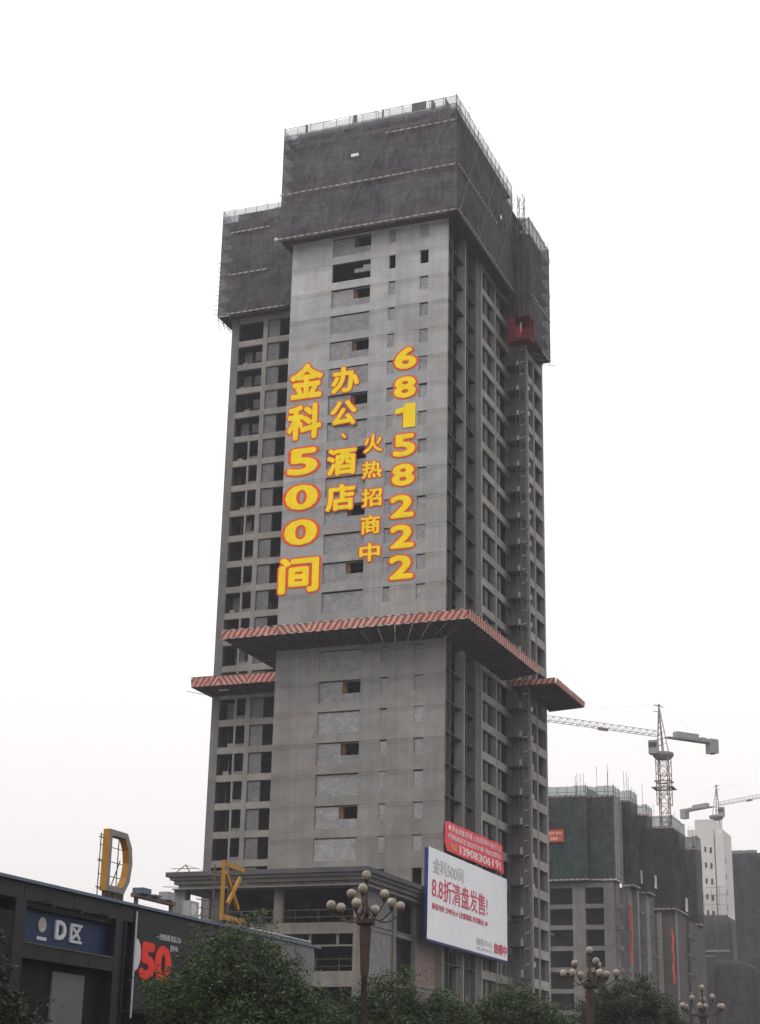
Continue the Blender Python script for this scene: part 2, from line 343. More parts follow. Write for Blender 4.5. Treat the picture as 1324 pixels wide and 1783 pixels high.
# ------------------------------------------------------------------ ground, road
mb = MB(); mb.q((-1500,-1500,0),(1500,-1500,0),(1500,1500,0),(-1500,1500,0)); mb.solo('ground', M_GRND, (0,0,0), kind='structure')
mb = MB(); mb.q((32,-400,.004),(70,-400,.004),(70,900,.004),(32,900,.004)); mb.solo('road', M_ASPH, (51,0,.004), kind='structure')
mb = MB(); mb.box(21.5,32,-400,900,-.05,.13); mb.solo('pavement', M_PAVE, (26,0,0), kind='structure')
mb = MB()
for y in range(-396, 890, 8): mb.q((50.9,y,.008),(51.05,y,.008),(51.05,y+4,.008),(50.9,y+4,.008))
mb.solo('road_marking', M_LINE, (51,0,.008), kind='structure')

# ------------------------------------------------------------------ tower
H = 3.0; F0 = 26.05
Fz = lambda k: F0+H*k
tower = thing('unfinished_tower', (-8.75, 8, 0), 'tall unfinished grey concrete tower standing behind the low podium', 'tower')
T = tower
# front wall storeys
PX0, PX1 = -12.85, -8.5
SL = [(-6.43, -5.72), (-3.0, -2.08)]
def front_storey(kmin, openings=True):
    z = Fz(0)
    us = [-17.5, PX0, PX1, *SL[0], *SL[1], 0]; zs = [z-.9+.03, z, z+.6, z+2.07, z+2.1]
    zs = [z-.87, z, z+.6, z+2.1]
    def hole(u, w):
        if not openings: return False
        if PX0 < u < PX1 and z < w < z+2.1: return True
        return any(a < u < b and z+.6 < w < z+2.1 for a, b in SL)
    return MB().gridwall(us, zs, hole, 0, .3)
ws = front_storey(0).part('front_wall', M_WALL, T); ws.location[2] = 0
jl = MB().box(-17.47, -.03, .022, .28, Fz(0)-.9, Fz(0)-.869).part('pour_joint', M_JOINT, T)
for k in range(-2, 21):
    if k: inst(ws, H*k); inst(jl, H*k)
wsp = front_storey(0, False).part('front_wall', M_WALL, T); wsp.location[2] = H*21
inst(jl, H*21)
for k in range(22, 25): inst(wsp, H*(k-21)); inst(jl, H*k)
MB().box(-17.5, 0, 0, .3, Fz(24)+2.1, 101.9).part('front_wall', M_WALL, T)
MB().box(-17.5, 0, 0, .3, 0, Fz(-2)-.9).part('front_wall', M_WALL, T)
z = Fz(0); WX0 = -10.42
pf = MB().box(PX0+.003, PX1-.003, .16, .34, z+.003, z+2.03).part('infill_panel', M_BLOCK, T)
pw = MB().gridwall([PX0+.003, WX0, PX1-.003], [z+.003, z+.85, z+1.98, z+2.03], lambda u, w: u > WX0 and z+.85 < w < z+1.98, .16, .34).part('infill_panel', M_BLOCK, T)
jb = MB().box(WX0-.02, WX0+.34, .343, .75, z+.85, z+1.98).part('window_jamb', M_JAMB, T)
sp_ = [MB().box(a+.003, b-.003, .10, .28, z+.603, z+2.05).part('infill_strip', M_BLOCK, T) for a, b in SL]
rub = MB().box(-10.35, -8.52, .12, .3, z+.85, z+1.3).part('infill_panel', M_BLOCK, T); rub.location[2] = H*19
rub2 = MB().box(-9.4, -8.52, .12, .3, z+1.3, z+1.62).part('infill_panel', M_BLOCK, T); rub2.location[2] = H*19
first_w = True
for k in range(-2, 21):
    if k == 19: continue
    if k % 2 == 0:
        if k: inst(pw, H*k, 0, random.uniform(-.06, .05)); inst(jb, H*k, 0, .05)
    else:
        inst(pf, H*k-random.choice((0, 0, .03, .06)), 0, random.uniform(-.09, .06))
    if k == -2: continue
    for s_ in sp_:
        if k: inst(s_, H*k-random.choice((0, 0, .04, .1)), 0, random.uniform(-.06, .06))
bpy.data.objects.remove(pf)     # storey 0 has the windowed panel
# the lowest slim openings stay empty (dark)
# cores, slabs and hidden walls
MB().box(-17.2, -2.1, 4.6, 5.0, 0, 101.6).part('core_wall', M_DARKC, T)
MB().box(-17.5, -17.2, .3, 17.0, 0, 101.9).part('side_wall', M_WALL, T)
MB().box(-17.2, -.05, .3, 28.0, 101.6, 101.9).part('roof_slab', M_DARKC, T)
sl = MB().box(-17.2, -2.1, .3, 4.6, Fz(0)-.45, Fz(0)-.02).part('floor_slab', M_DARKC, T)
for k in list(range(-4, 0))+list(range(1, 26)): inst(sl, H*k)

# right side (plane x=0): recessed bays 0.3..9.3, wide column, window bays to 20, wing end
bk = MB()
z = Fz(0)
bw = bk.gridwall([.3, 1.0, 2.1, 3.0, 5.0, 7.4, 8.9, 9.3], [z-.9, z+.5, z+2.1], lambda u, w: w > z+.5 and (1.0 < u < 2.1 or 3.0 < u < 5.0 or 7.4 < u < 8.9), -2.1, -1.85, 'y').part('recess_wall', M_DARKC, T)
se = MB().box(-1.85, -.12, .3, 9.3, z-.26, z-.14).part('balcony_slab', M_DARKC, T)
scr = MB().box(-.55, -.45, .35, 2.15, z-.9, z+2.1).part('recess_shade_screen', M_DARKC, T)  # screen added to darken the recess
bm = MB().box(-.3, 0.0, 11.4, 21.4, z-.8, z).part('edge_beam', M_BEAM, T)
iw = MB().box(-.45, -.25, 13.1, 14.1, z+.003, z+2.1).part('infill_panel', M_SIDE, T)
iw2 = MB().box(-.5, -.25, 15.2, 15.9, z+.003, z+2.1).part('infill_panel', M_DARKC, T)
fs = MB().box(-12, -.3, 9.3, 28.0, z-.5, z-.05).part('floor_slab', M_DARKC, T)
iw3 = MB().box(-.5, -.3, 18.2, 18.8, z+.003, z+2.1).part('mullion', M_COL, T)
for k in list(range(-8, 0))+list(range(1, 26)):
    for o in (bw, se, scr, bm, iw, iw2, iw3, fs): inst(o, H*k)
MB().box(-.9, .05, 5.6, 5.85, 0, 101.6).part('concrete_fin', M_BEAM, T)
MB().box(-1.0, -.2, 2.15, 2.35, 0, 101.6).part('concrete_fin', M_DARKC, T)
MB().box(-1.2, -.25, 7.1, 7.3, 0, 101.6).part('concrete_fin', M_DARKC, T)
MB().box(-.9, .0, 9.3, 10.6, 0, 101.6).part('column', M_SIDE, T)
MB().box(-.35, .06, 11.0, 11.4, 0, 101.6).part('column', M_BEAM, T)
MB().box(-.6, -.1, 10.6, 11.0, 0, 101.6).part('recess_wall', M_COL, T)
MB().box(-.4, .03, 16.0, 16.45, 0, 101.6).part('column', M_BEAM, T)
MB().box(-12, -5.0, 27.7, 28.0, 0, 101.6).part('rear_wall', M_COL, T)
MB().box(-5.3, -5.0, 9.3, 27.7, 0, 101.6).part('core_wall', M_DARKC, T)
# right end bay protruding to x=1.9
fr = MB().box(-.6, 1.9, 21.4, 21.75, 0, 97.6).part('end_wall', M_COL, T)
MB().box(1.45, 1.9, 21.75, 22.6, 0, 97.6).part('column', M_COL, T)
MB().box(1.5, 1.9, 24.3, 24.9, 0, 97.6).part('column', M_COL, T)
MB().box(1.4, 1.9, 28.0, 28.5, 0, 97.6).part('column', M_BEAM, T)
MB().box(-5.0, 1.4, 28.1, 28.4, 0, 97.6).part('rear_wall', M_COL, T)
MB().box(-1.2, -1.0, 21.75, 28.1, 0, 97.6).part('core_wall', M_DARKC, T)
eb = MB().box(1.55, 1.88, 22.6, 28.0, z-.9, z).part('edge_beam', M_BEAM, T)
ef = MB().box(-1.0, 1.55, 21.75, 28.1, z-.5, z-.05).part('floor_slab', M_DARKC, T)
ep = MB().box(1.25, 1.5, 24.9, 26.2, z, z+2.1).part('infill_panel', M_BLOCK, T)
for k in list(range(-8, 0))+list(range(1, 24)):
    inst(eb, H*k); inst(ef, H*k); inst(ep, H*k)

# left wing (front at y=17), storey pitch 3.04
PW = 3.04; SB = 83.74                                   # top of the beam under the first open row
wz = lambda n: SB-PW*n
N_W = list(range(-6, 27))
MB().box(-33.0, -32.04, 17, 17.6, 0, 103.9).part('column', M_COL, T)
MB().box(-28.87, -28.3, 17, 17.5, 0, 103.9).part('column', M_BEAM, T)
MB().box(-25.45, -24.6, 17, 17.5, 0, 103.9).part('column', M_COL, T)
MB().box(-33.0, -32.7, 17.6, 25.0, 0, 103.9).part('side_wall', M_COL, T)
MB().box(-33.0, -17.5, 25.0, 25.3, 0, 103.9).part('rear_wall', M_COL, T)
MB().box(-32.7, -17.5, 21.5, 21.7, 0, 103.9).part('core_wall', M_DARKC, T)
MB().box(-24.6, -17.5, 17.05, 17.3, 0, 103.9).part('front_wall', M_COL, T)
MB().box(-33.0, -17.5, 17.0, 25.3, 103.905, 104.0).part('roof_slab', M_DARKC, T)
wb = MB().box(-32.04, -28.87, 17.02, 17.4, SB-.72, SB).part('edge_beam', M_BEAM, T)
wb2 = MB().box(-28.3, -25.45, 17.02, 17.4, SB-.72, SB).part('edge_beam', M_BEAM, T)
wsill = MB().box(-29.99, -28.87, 17.06, 17.3, SB+.003, SB+.34).part('window_sill', M_COL, T)
wm = MB().box(-30.2, -29.99, 17.03, 17.3, SB+.003, SB+PW-.73).part('mullion', M_BEAM, T)
wp = MB().box(-28.3, -26.81, 17.2, 17.4, SB+.003, SB+PW-.80).part('infill_panel', M_BLOCK2, T)
wf = MB().box(-32.7, -17.5, 17.4, 21.5, SB-.4, SB-.06).part('floor_slab', M_DARKC, T)
wr = MB().box(-29.9, -28.9, 17.35, 17.5, SB+.35, SB+1.5).part('infill_panel', M_DARKC, T)
wr.location[2] = PW*-1
for n in N_W:
    dz = -PW*n
    if n:
        for o in (wb, wb2, wp, wf): inst(o, dz)
        if n >= 4:
            inst(wm, dz); inst(wsill, dz)
wm.location[2] = -PW*27; wsill.location[2] = -PW*27
for n in (0, 2, 3): inst(wr, -PW*(n-1))

prop = MB().bar((-31.2, 17.9, SB+.0), (-31.2, 17.9, SB+PW-.75), .05).part('site_prop', M_STEEL, T)
prt = MB().box(-31.9, -30.9, 18.6, 18.7, SB, SB+2.2).part('partition', M_BLOCK, T)
pil = MB().box(-31.7, -31.0, 17.7, 18.3, SB, SB+.55).part('block_stack', M_BLOCK, T)
brd = MB().box(-27.7, -26.9, 17.6, 17.66, SB, SB+1.1).part('plywood_sheet', M_JAMB, T)
pr2 = MB().bar((-1.0, 12.3, Fz(0)), (-1.0, 12.3, Fz(0)+2.1), .05).part('site_prop', M_STEEL, T)
pl2 = MB().box(-1.6, -1.0, 14.4, 15.1, Fz(0), Fz(0)+.7).part('block_stack', M_BLOCK, T)
pt2 = MB().box(-1.8, -1.7, 16.7, 18.2, Fz(0), Fz(0)+2.1).part('partition', M_BLOCK, T)
for n in range(1, 22):
    for o, pb in ((prop, .6), (prt, .4), (pil, .4), (brd, .3)):
        if random.random() < pb: inst(o, -PW*n, random.uniform(-.3, .6) if o is not prt else random.choice((0, .9)))
    for o, pb in ((pr2, .6), (pl2, .5), (pt2, .45)):
        if random.random() < pb and n < 20: inst(o, H*n, 0, random.uniform(-.5, .8))
# ------------------------------------------------------------------ wall characters
CH = [('金',-17.32,-13.28,70.06,74.29,'topmost yellow character with a peaked roof shape, on the wall above the big digit 5'),
('科',-17.46,-13.32,65.52,69.75,'second character of the leftmost yellow column, just above the wide digit 5'),
('5',-17.44,-13.36,61.61,64.90,'wide yellow digit 5 in the leftmost column on the tower wall'),
('0',-17.53,-13.23,57.87,60.92,'upper of two wide yellow zeros under the wide digit 5'),
('0',-17.50,-13.17,54.14,57.20,'lower of two wide yellow zeros, just above the gate-shaped character'),
('间',-17.74,-13.00,49.17,53.23,'gate-shaped yellow character at the foot of the leftmost column'),
('办',-12.63,-9.31,70.13,73.29,'yellow character at the head of the second column, beside the peaked one'),
('公',-12.63,-9.47,66.52,69.52,'yellow character of two spread strokes over a triangle in the second column'),
('、',-11.32,-10.62,65.10,65.92,'single small slanting yellow comma mark in the second column'),
('酒',-12.84,-9.39,61.14,64.32,'yellow character with three drops at left, under the small comma'),
('店',-12.85,-9.41,57.37,60.44,'yellow character under a slanting roof stroke at the foot of the second column'),
('火',-8.88,-6.60,63.19,65.42,'small yellow flame-like character heading the third column'),
('热',-9.00,-6.60,60.46,62.51,'small yellow character with four dots beneath in the third column'),
('招',-8.98,-6.54,57.44,59.60,'small yellow character in the middle of the third column'),
('商',-8.99,-6.67,54.58,56.79,'small yellow box-framed character, second from the foot of third column'),
('中',-9.08,-6.61,51.74,53.88,'small yellow character, a box split by a vertical stroke, lowest in third column'),
('6',-5.84,-2.98,71.79,74.51,'yellow digit 6 at the top of the phone number column'),
('8',-5.84,-3.00,68.64,71.27,'yellow digit 8 between the 6 and the 1 of the phone number'),
('1',-5.41,-3.26,65.53,68.15,'narrow yellow digit 1 in the phone number column'),
('5',-5.84,-2.98,62.32,65.02,'yellow digit 5 in the rightmost phone number column'),
('8',-5.91,-3.05,59.23,61.84,'yellow digit 8 just above the three 2s of the phone number'),
('2',-6.02,-3.07,55.90,58.59,'highest of the three yellow 2s in the phone number'),
('2',-5.96,-3.03,52.75,55.48,'middle one of the three yellow 2s in the phone number'),
('2',-6.02,-3.05,49.60,52.35,'lowest yellow 2 at the foot of the phone number')]
for ch, x0, x1, z0, z1, lab in CH:
    dig = ch.isdigit(); o1 = .042 if dig else .036; o2 = .075 if dig else .078
    if x1-x0 < 2.6 and not dig: o1, o2 = .024, .085
    bx = (x0, x1, z0, z1)
    if dig and ch != '1': o1, o2 = .036, .086
    o = text_mb(ch, bx, o1, 'x', -.03, .05, ref=o2).solo('wall_digit' if dig else 'wall_character', M_YEL, ((x0+x1)/2, -.03, z0), lab, 'digit' if dig else 'character', 'yellow lettering on the tower wall')
    text_mb(ch, bx, o2, 'x', -.012, .03, ref=o2).part('red_outline', M_RED, o)

# ------------------------------------------------------------------ net-wrapped scaffolds
def net_face(parent, axis, s0, s1, z0, z1, plane, n, out, mat, lvl):
    """n net sheets side by side, each a grid with a slight belly"""
    for i in range(n):
        a, b = s0+(s1-s0)*i/n, s0+(s1-s0)*(i+1)/n
        mb = MB(); nu, nz = 7, 5; ph = random.random()*6; amp = random.uniform(.06, .26); base = len(mb.v)
        for j in range(nz+1):
            for k in range(nu+1):
                u = a+(b-a)*k/nu; w = z0+(z1-z0)*j/nz
                e = 0 if k in (0, nu) or j in (0, nz) else amp*math.sin(math.pi*k/nu)*math.sin(math.pi*j/nz)+random.uniform(-.05, .09)
                if j == nz and 0 < k < nu and lvl == 'top': w += random.uniform(-.16, .08)
                mb.v.append((u, plane+out*e, w) if axis == 'x' else (plane+out*e, u, w))
        for j in range(nz):
            for k in range(nu):
                q = base+j*(nu+1)+k; mb.f.append((q, q+1, q+nu+2, q+nu+1)); mb.m.append(0)
        mb.part('net_panel', mat, parent)
def tubes(parent, axis, s0, s1, z0, z1, plane, ds=1.5, dz=1.8, r=.035, mat=None):
    mb = MB(); P = (lambda u, w: (u, plane, w)) if axis == 'x' else (lambda u, w: (plane, u, w))
    n = max(1, round((s1-s0)/ds))
    for i in range(n+1):
        u = s0+(s1-s0)*i/n; mb.bar(P(u, z0), P(u, z1+random.choice((0, .1, .2, .5, .9))*random.random()), r)
    w = z0+.3
    while w < z1: mb.bar(P(s0, w), P(s1, w), r); w += dz
    return mb.part('scaffold_tubes', mat or M_STEEL, parent, kind='stuff')
def braces(parent, axis, s0, s1, z0, z1, plane, span):
    P = (lambda u, w: (u, plane, w)) if axis == 'x' else (lambda u, w: (plane, u, w))
    u = s0
    while u < s1-1:
        e = min(u+span, s1); zt = z0+(z1-z0)*(e-u)/span*.98
        MB().bar(P(u, z0+.1), P(e, zt), .03).part('brace_pole', M_BRACE, parent)
        MB().bar(P(u, zt), P(e, z0+.1), .03).part('brace_pole', M_BRACE, parent)
        u += span
def deck(parent, x0, x1, y0, y1, zz):
    MB().box(x0, x1, y0, y1, zz-.06, zz).part('scaffold_deck', M_DECK, parent)

s1 = thing('netted_scaffold', (-8.6, -1.3, 88.3), 'dark net-wrapped scaffold round the top of the central tower block', 'scaffold', 'net-wrapped scaffolds at the tower top')
LV = [88.35, 93.65, 98.9, 101.05, 102.0]
for i in range(4):
    a, b = LV[i], LV[i+1]
    net_face(s1, 'x', -18.5, 1.4, a, b, -1.35, 5, -1, M_BAND if i == 3 else M_NET, 'top' if i == 3 else '')
    net_face(s1, 'y', -1.35, 18.6, a, b, 1.4, 5, 1, M_BAND if i == 3 else M_NETR, 'top' if i == 3 else '')
    net_face(s1, 'y', -1.35, 15.6, a, b, -18.5, 4, -1, M_BAND if i == 3 else M_NET, 'top' if i == 3 else '')
tubes(s1, 'x', -18.45, 1.35, 88.3, 102.1, -1.22); tubes(s1, 'x', -18.45, 1.35, 88.3, 101.9, -.45)
tubes(s1, 'y', -1.3, 18.5, 88.3, 102.1, 1.28); tubes(s1, 'y', -1.3, 15.5, 88.3, 102.1, -18.4)
for zz in (88.3, 90.1, 91.9, 93.7, 95.5, 97.3, 99.1, 100.6):
    deck(s1, -18.4, 1.3, -1.2, -.3, zz); deck(s1, .3, 1.25, -.3, 18.4, zz); deck(s1, -18.4, -17.6, -.3, 15.4, zz)
for zz, xs in ((88.38, (-18.6, 1.45)), (93.68, (-18.55, 1.42)), (98.95, (-6.5, 1.42))):
    MB().box(xs[0], xs[1], -1.66, -1.62, zz-.07, zz+.07).part('toe_board', M_TOE, s1)
for zz, ys in ((88.38, (-1.4, 18.5)), (93.68, (-1.4, 12.0))):
    MB().box(1.66, 1.70, ys[0], ys[1], zz-.07, zz+.07).part('toe_board', M_TOEY, s1)
braces(s1, 'x', -18.3, 1.3, 88.4, 100.9, -1.70, 6.55); braces(s1, 'y', -1.2, 18.4, 88.4, 100.9, 1.76, 6.55)
MB().box(-10.35, -9.5, -1.72, -1.69, 96.75, 97.1).part('white_patch', M_WHITE, s1)
MB().sphere((-18.75, -1.6, 88.35), .26).part('site_lamp', M_LIGHTM, s1, True)
MB().box(1.72, 1.76, 12.7, 13.2, 94.9, 95.3).part('white_patch', M_WHITE, s1)
for a_, b_ in ((-15.9, -15.6), (-3.6, -2.0), (-10.3, -9.85), (-7.0, -6.8)): MB().box(a_, b_, -1.52, -1.49, 101.0, 102.0).part('net_strip', M_BAND2, s1)
MB().bar((-18.5, -1.4, 102.0), (1.4, -1.4, 102.0), .03).part('top_rail', M_STEEL, s1); MB().bar((1.42, -1.4, 102.0), (1.42, 18.5, 102.0), .03).part('top_rail', M_STEEL, s1)
for y in (2, 5.5, 9, 13, 16): MB().bar((1.4, y, 100.8), (1.6, y+.2, 102.6+.3*math.sin(y)), .03).part('scaffold_pole', M_STEEL, s1)

s2 = thing('netted_scaffold', (-26, 15.7, 89.8), 'dark net-wrapped scaffold at the top of the set-back left wing', 'scaffold', 'net-wrapped scaffolds at the tower top')
LV2 = [89.82, 95.0, 100.6, 103.2, 104.0]
for i in range(4):
    a, b = LV2[i], LV2[i+1]
    net_face(s2, 'x', -34.4, -18.3, a, b, 15.7, 4, -1, M_BAND if i == 3 else M_NET, 'top' if i == 3 else '')
    net_face(s2, 'y', 15.7, 26.5, a, b, -34.4, 3, -1, M_BAND if i == 3 else M_NET, 'top' if i == 3 else '')
tubes(s2, 'x', -34.35, -18.3, 89.4, 104.0, 15.82); tubes(s2, 'y', 15.7, 26.5, 89.2, 104.1, -34.3)
for zz in (89.8, 91.6, 93.4, 95.2, 97.0, 98.8, 100.6, 102.3):
    deck(s2, -34.3, -18.3, 15.85, 16.9, zz); deck(s2, -34.3, -33.1, 16.9, 26.4, zz)
for zz, xa in ((89.84, -33.0), (95.02, -33.0), (100.7, -33.0)):
    MB().box(xa, xa+(7.5 if zz < 90 else 5.0), 15.40, 15.44, zz-.08, zz+.09).part('toe_board', M_TOE, s2)
braces(s2, 'x', -33.8, -18.4, 89.9, 101.0, 15.36, 7.7)

s3 = thing('netted_scaffold', (2.6, 20, 83), 'dark net-wrapped scaffold round the narrow right end of the tower', 'scaffold', 'net-wrapped scaffolds at the tower top')
LV3 = [83.2, 88.3, 93.4, 97.9]
for i in range(3):
    a, b = LV3[i], LV3[i+1]
    net_face(s3, 'x', 1.5, 3.34, a, b, 18.7, 1, -1, M_NETR, 'top' if i == 2 else ''); net_face(s3, 'y', 18.7, 26.9, a, b, 3.34, 3, 1, M_NETR, 'top' if i == 2 else '')
    net_face(s3, 'x', 1.5, 3.34, a, b, 26.9, 1, 1, M_NETR, '')
tubes(s3, 'x', 1.5, 3.25, 82.9, 98, 18.82, .9); tubes(s3, 'y', 18.8, 26.8, 82.9, 98, 3.22); tubes(s3, 'y', 18.8, 26.8, 82.9, 97.9, 2.4)
for zz in (83.2, 85, 86.8, 88.6, 90.4, 92.2, 94, 95.8): deck(s3, 2.0, 3.2, 18.9, 26.8, zz)
MB().box(3.40, 3.44, 19, 26.8, 88.2, 88.36).part('toe_board', M_TOEY, s3)
for k_ in range(22):
    zz = 84+k_*.62; MB().bar((-34.4, 15.8+(k_ % 3)*.1, zz), (-34.4-random.uniform(.12, .5), 15.5, zz+random.uniform(-.2, .1)), .03).part('ledger_end', M_STEEL, s2) if zz > 89.9 else None
for x in (-34.6, -34.0, -33.6): MB().bar((x, 16.2, 89.7), (x-.25, 17.6, 88.9), .035).part('ledger_end', M_STEEL, s2)
for y in (19.5, 21, 23, 25, 26.5): MB().bar((2.0, y, 83.0), (3.9, y+.3, 82.7), .03).part('ledger_end', M_STEEL, s3)

# ------------------------------------------------------------------ catch platforms
def fascia(par, p, q, z0, z1, mat, out, name='fascia_sheet', split=2.9):
    """striped sheets along the outer rail from p to q (x,y); leaning out by `out` (dx,dy) at the top"""
    L = math.hypot(q[0]-p[0], q[1]-p[1]); n = max(1, round(L/split))
    for i in range(n):
        mb = MB(); k = 6; n0 = len(mb.v)
        for j in range(k+1):
            t = (i+j/k)/n; x = p[0]+(q[0]-p[0])*t; y = p[1]+(q[1]-p[1])*t; w = random.uniform(-.035, .035)
            mb.v += [(x, y, z0+w), (x+out[0], y+out[1], z1+random.uniform(-.04, .04))]
        for j in range(k): mb.f.append((n0+2*j, n0+2*j+2, n0+2*j+3, n0+2*j+1)); mb.m.append(0)
        m = mat[i % len(mat)] if isinstance(mat, list) else mat
        o = mb.part(name, m, par); md = o.modifiers.new('thickness', 'SOLIDIFY'); md.thickness = .02
def rails(par, p, q, zz, mat=None, r=.035):
    MB().bar((*p, zz), (*q, zz), r).part('rail_tube', mat or (M_RAILX if abs(q[0]-p[0]) > abs(q[1]-p[1]) else M_RAILY), par)
def slope_deck(par, pts, th=.08):
    mb = MB(); mb.q(*pts); n = len(pts)
    o = mb.part('deck_board', M_DECK, par); md = o.modifiers.new('thickness', 'SOLIDIFY'); md.thickness = th; md.offset = 0
c1 = thing('catch_platform', (-9, -2, 43.6), 'long red and white striped catch platform wrapped round the middle of the tower', 'platform', 'striped catch platforms on the tower')
ZO, ZI = 44.12, 43.62
def strip_deck(par, p0, p1, i0, i1, zo, zi, n):
    """n deck boards between outer edge p0-p1 and inner edge i0-i1"""
    for k in range(n):
        t0, t1 = k/n+.002, (k+1)/n-.002
        L = lambda a, b, t: (a[0]+(b[0]-a[0])*t, a[1]+(b[1]-a[1])*t)
        slope_deck(par, [(*L(p0, p1, t0), zo), (*L(p0, p1, t1), zo), (*L(i0, i1, t1), zi), (*L(i0, i1, t0), zi)])
strip_deck(c1, (-21.5, -4), (3.62, -4), (-17.5, -.02), (-.02, -.02), ZO, ZI, 14)
strip_deck(c1, (3.62, -4), (3.9, 18.0), (.08, -.02), (.12, 18.0), ZO, ZI, 12)
strip_deck(c1, (-21.5, 16.9), (-21.5, -4), (-17.52, 16.9), (-17.52, -.02), ZO, ZI, 10)
fascia(c1, (-21.5, -4.03), (-15.5, -4.03), ZO, ZO+.76, M_STRX, (0, -.12)); fascia(c1, (-15.48, -4.03), (-12.6, -4.03), ZO, ZO+.74, M_STRX2, (0, -.12))
fascia(c1, (-12.58, -4.03), (3.62, -4.03), ZO, ZO+.76, M_STRX, (0, -.12))
fascia(c1, (3.65, -4.0), (3.95, 18.0), ZO, ZO+.76, M_STRY, (.12, 0))
rails(c1, (-21.5, -4.16), (3.7, -4.16), ZO+.80); rails(c1, (-21.5, -4.07), (3.7, -4.07), ZO-.06); rails(c1, (3.8, -4), (4.1, 18), ZO+.80); rails(c1, (3.7, -4), (4.0, 18), ZO-.06)
bmj = MB()
for i in range(17):
    x = -17+i*1.06; bmj.bar((x, -.05, ZI-.1), (x, -3.9, ZO-.12), .06)
for i in range(16): y = .6+i*1.1; bmj.bar((.05, y, ZI-.1), (3.6, y, ZO-.12), .06)
for i in range(14): y = .2+i*1.2; bmj.bar((-17.55, y, ZI-.1), (-21.3, y, ZO-.12), .06)
bmj.part('cantilever_beams', M_STEEL, c1)
tb = MB()
for i in range(9):
    x = -16.8+i*2.1; tb.bar((x, -.02, ZI+2.6), (x, -3.9, ZO+.3), .025)
tb.part('tie_wires', M_STEEL, c1)

c2 = thing('catch_platform', (-26, 15, 44.2), 'short striped catch platform on the left wing, its outer end jutting past the wall', 'platform', 'striped catch platforms on the tower')
Z2 = 44.35; Z2i = 43.9
strip_deck(c2, (-34.1, 14.1), (-17.6, 14.1), (-33.0, 16.96), (-17.6, 16.96), Z2, Z2i, 8)
strip_deck(c2, (-34.1, 24), (-34.1, 14.1), (-33.02, 24), (-33.02, 16.96), Z2, Z2i, 5)
fascia(c2, (-34.0, 14.05), (-27.5, 14.05), Z2, Z2+1.0, [M_STRX, M_STRX2], (0, -.12)); fascia(c2, (-27.5, 14.05), (-17.6, 14.05), Z2, Z2+.98, M_STRX, (0, -.12))
fascia(c2, (-34.12, 24), (-34.12, 14.1), Z2, Z2+.95, M_STRY, (-.12, 0)); rails(c2, (-34.2, 13.9), (-17.6, 13.9), Z2+1.03, M_STEEL)
b_ = MB()
for i in range(14): b_.bar((-32.9+i*1.1, 16.98, Z2i-.1), (-32.9+i*1.1, 14.2, Z2-.1), .06)
b_.bar((-34.9, 14.5, Z2-.3), (-33, 17.5, Z2-.3), .03); b_.part('cantilever_beams', M_STEEL, c2)
MB().box(-31.3, -30.2, 15.0, 15.5, Z2-.30, Z2-.24).part('sky_gap_sheet', M_WHITE, c2)  # white sheet painted as sky light showing through a deck gap

c3 = thing('catch_platform', (4, 24, 42.5), 'striped catch platform on the right end of the tower, reaching furthest from the wall', 'platform', 'striped catch platforms on the tower')
strip_deck(c3, (1.0, 17.9), (5.8, 17.9), (1.0, 21.36), (1.95, 21.36), 42.95, 42.75, 4)
strip_deck(c3, (5.8, 17.9), (5.8, 29.4), (1.95, 21.36), (1.95, 29.4), 42.95, 42.75, 8)
fascia(c3, (1.0, 17.87), (5.8, 17.87), 42.95, 43.5, M_STRX, (0, -.1)); fascia(c3, (5.83, 17.9), (5.83, 29.4), 42.95, 43.42, M_STRY, (.1, 0))
rails(c3, (5.9, 17.9), (5.9, 29.4), 43.5)
b_ = MB()
for i in range(9): b_.bar((1.95, 20.5+i*1.05, 42.6), (5.7, 20.5+i*1.05, 42.83), .06)
b_.part('cantilever_beams', M_STEEL, c3)

# ------------------------------------------------------------------ construction hoist
h = thing('construction_hoist', (2.5, 18.6, 0), 'construction hoist with lattice mast and red cage on the right side of the tower', 'hoist')
def lattice(mb, x, y, z0, z1, w, step, r=.05, rd=.03):
    c = [(x-w/2, y-w/2), (x+w/2, y-w/2), (x+w/2, y+w/2), (x-w/2, y+w/2)]
    for a, b in c: mb.bar((a, b, z0), (a, b, z1), r)
    n = max(1, round((z1-z0)/step)); st = (z1-z0)/n
    for i in range(n):
        za, zb = z0+i*st, z0+(i+1)*st
        for k in range(4):
            p, q = c[k], c[(k+1) % 4]
            mb.bar((*p, za), (*q, za), rd)
            mb.bar((*p, za), (*q, zb), rd) if i % 2 == 0 else mb.bar((*q, za), (*p, zb), rd)
mb = MB(); lattice(mb, 2.5, 18.3, 0, 100.6, .65, 1.5, .045, .03); mb.part('mast', M_STEEL, h)
g1 = MB().box(1.2, 1.5, 19.9, 20.0, 14.0, 14.7).part('landing_gate', M_LIGHTM, h); g2 = MB().box(2.95, 3.15, 18.6, 18.7, 14.8, 15.3).part('landing_gate', M_LIGHTM, h); g3 = MB().bar((2.3, 17.95, 15.0), (2.75, 17.95, 15.1), .05).part('mast_clip', M_LIGHTM, h)
for k in range(1, 45):
    if random.random() < .75: inst(g3, 1.5*k)
    if k % 2 == 0: inst(g1, 1.5*k)
    elif random.random() < .6: inst(g2, 1.5*k)
for k in range(-4, 19, 3):
    z = Fz(k); m_ = MB(); m_.bar((2.2, 18.6, z-.3), (.9, 21.3, z-.3), .05); m_.bar((2.8, 18.6, z-.3), (1.6, 21.3, z-.3), .05); m_.part('wall_tie', M_STEEL, h)
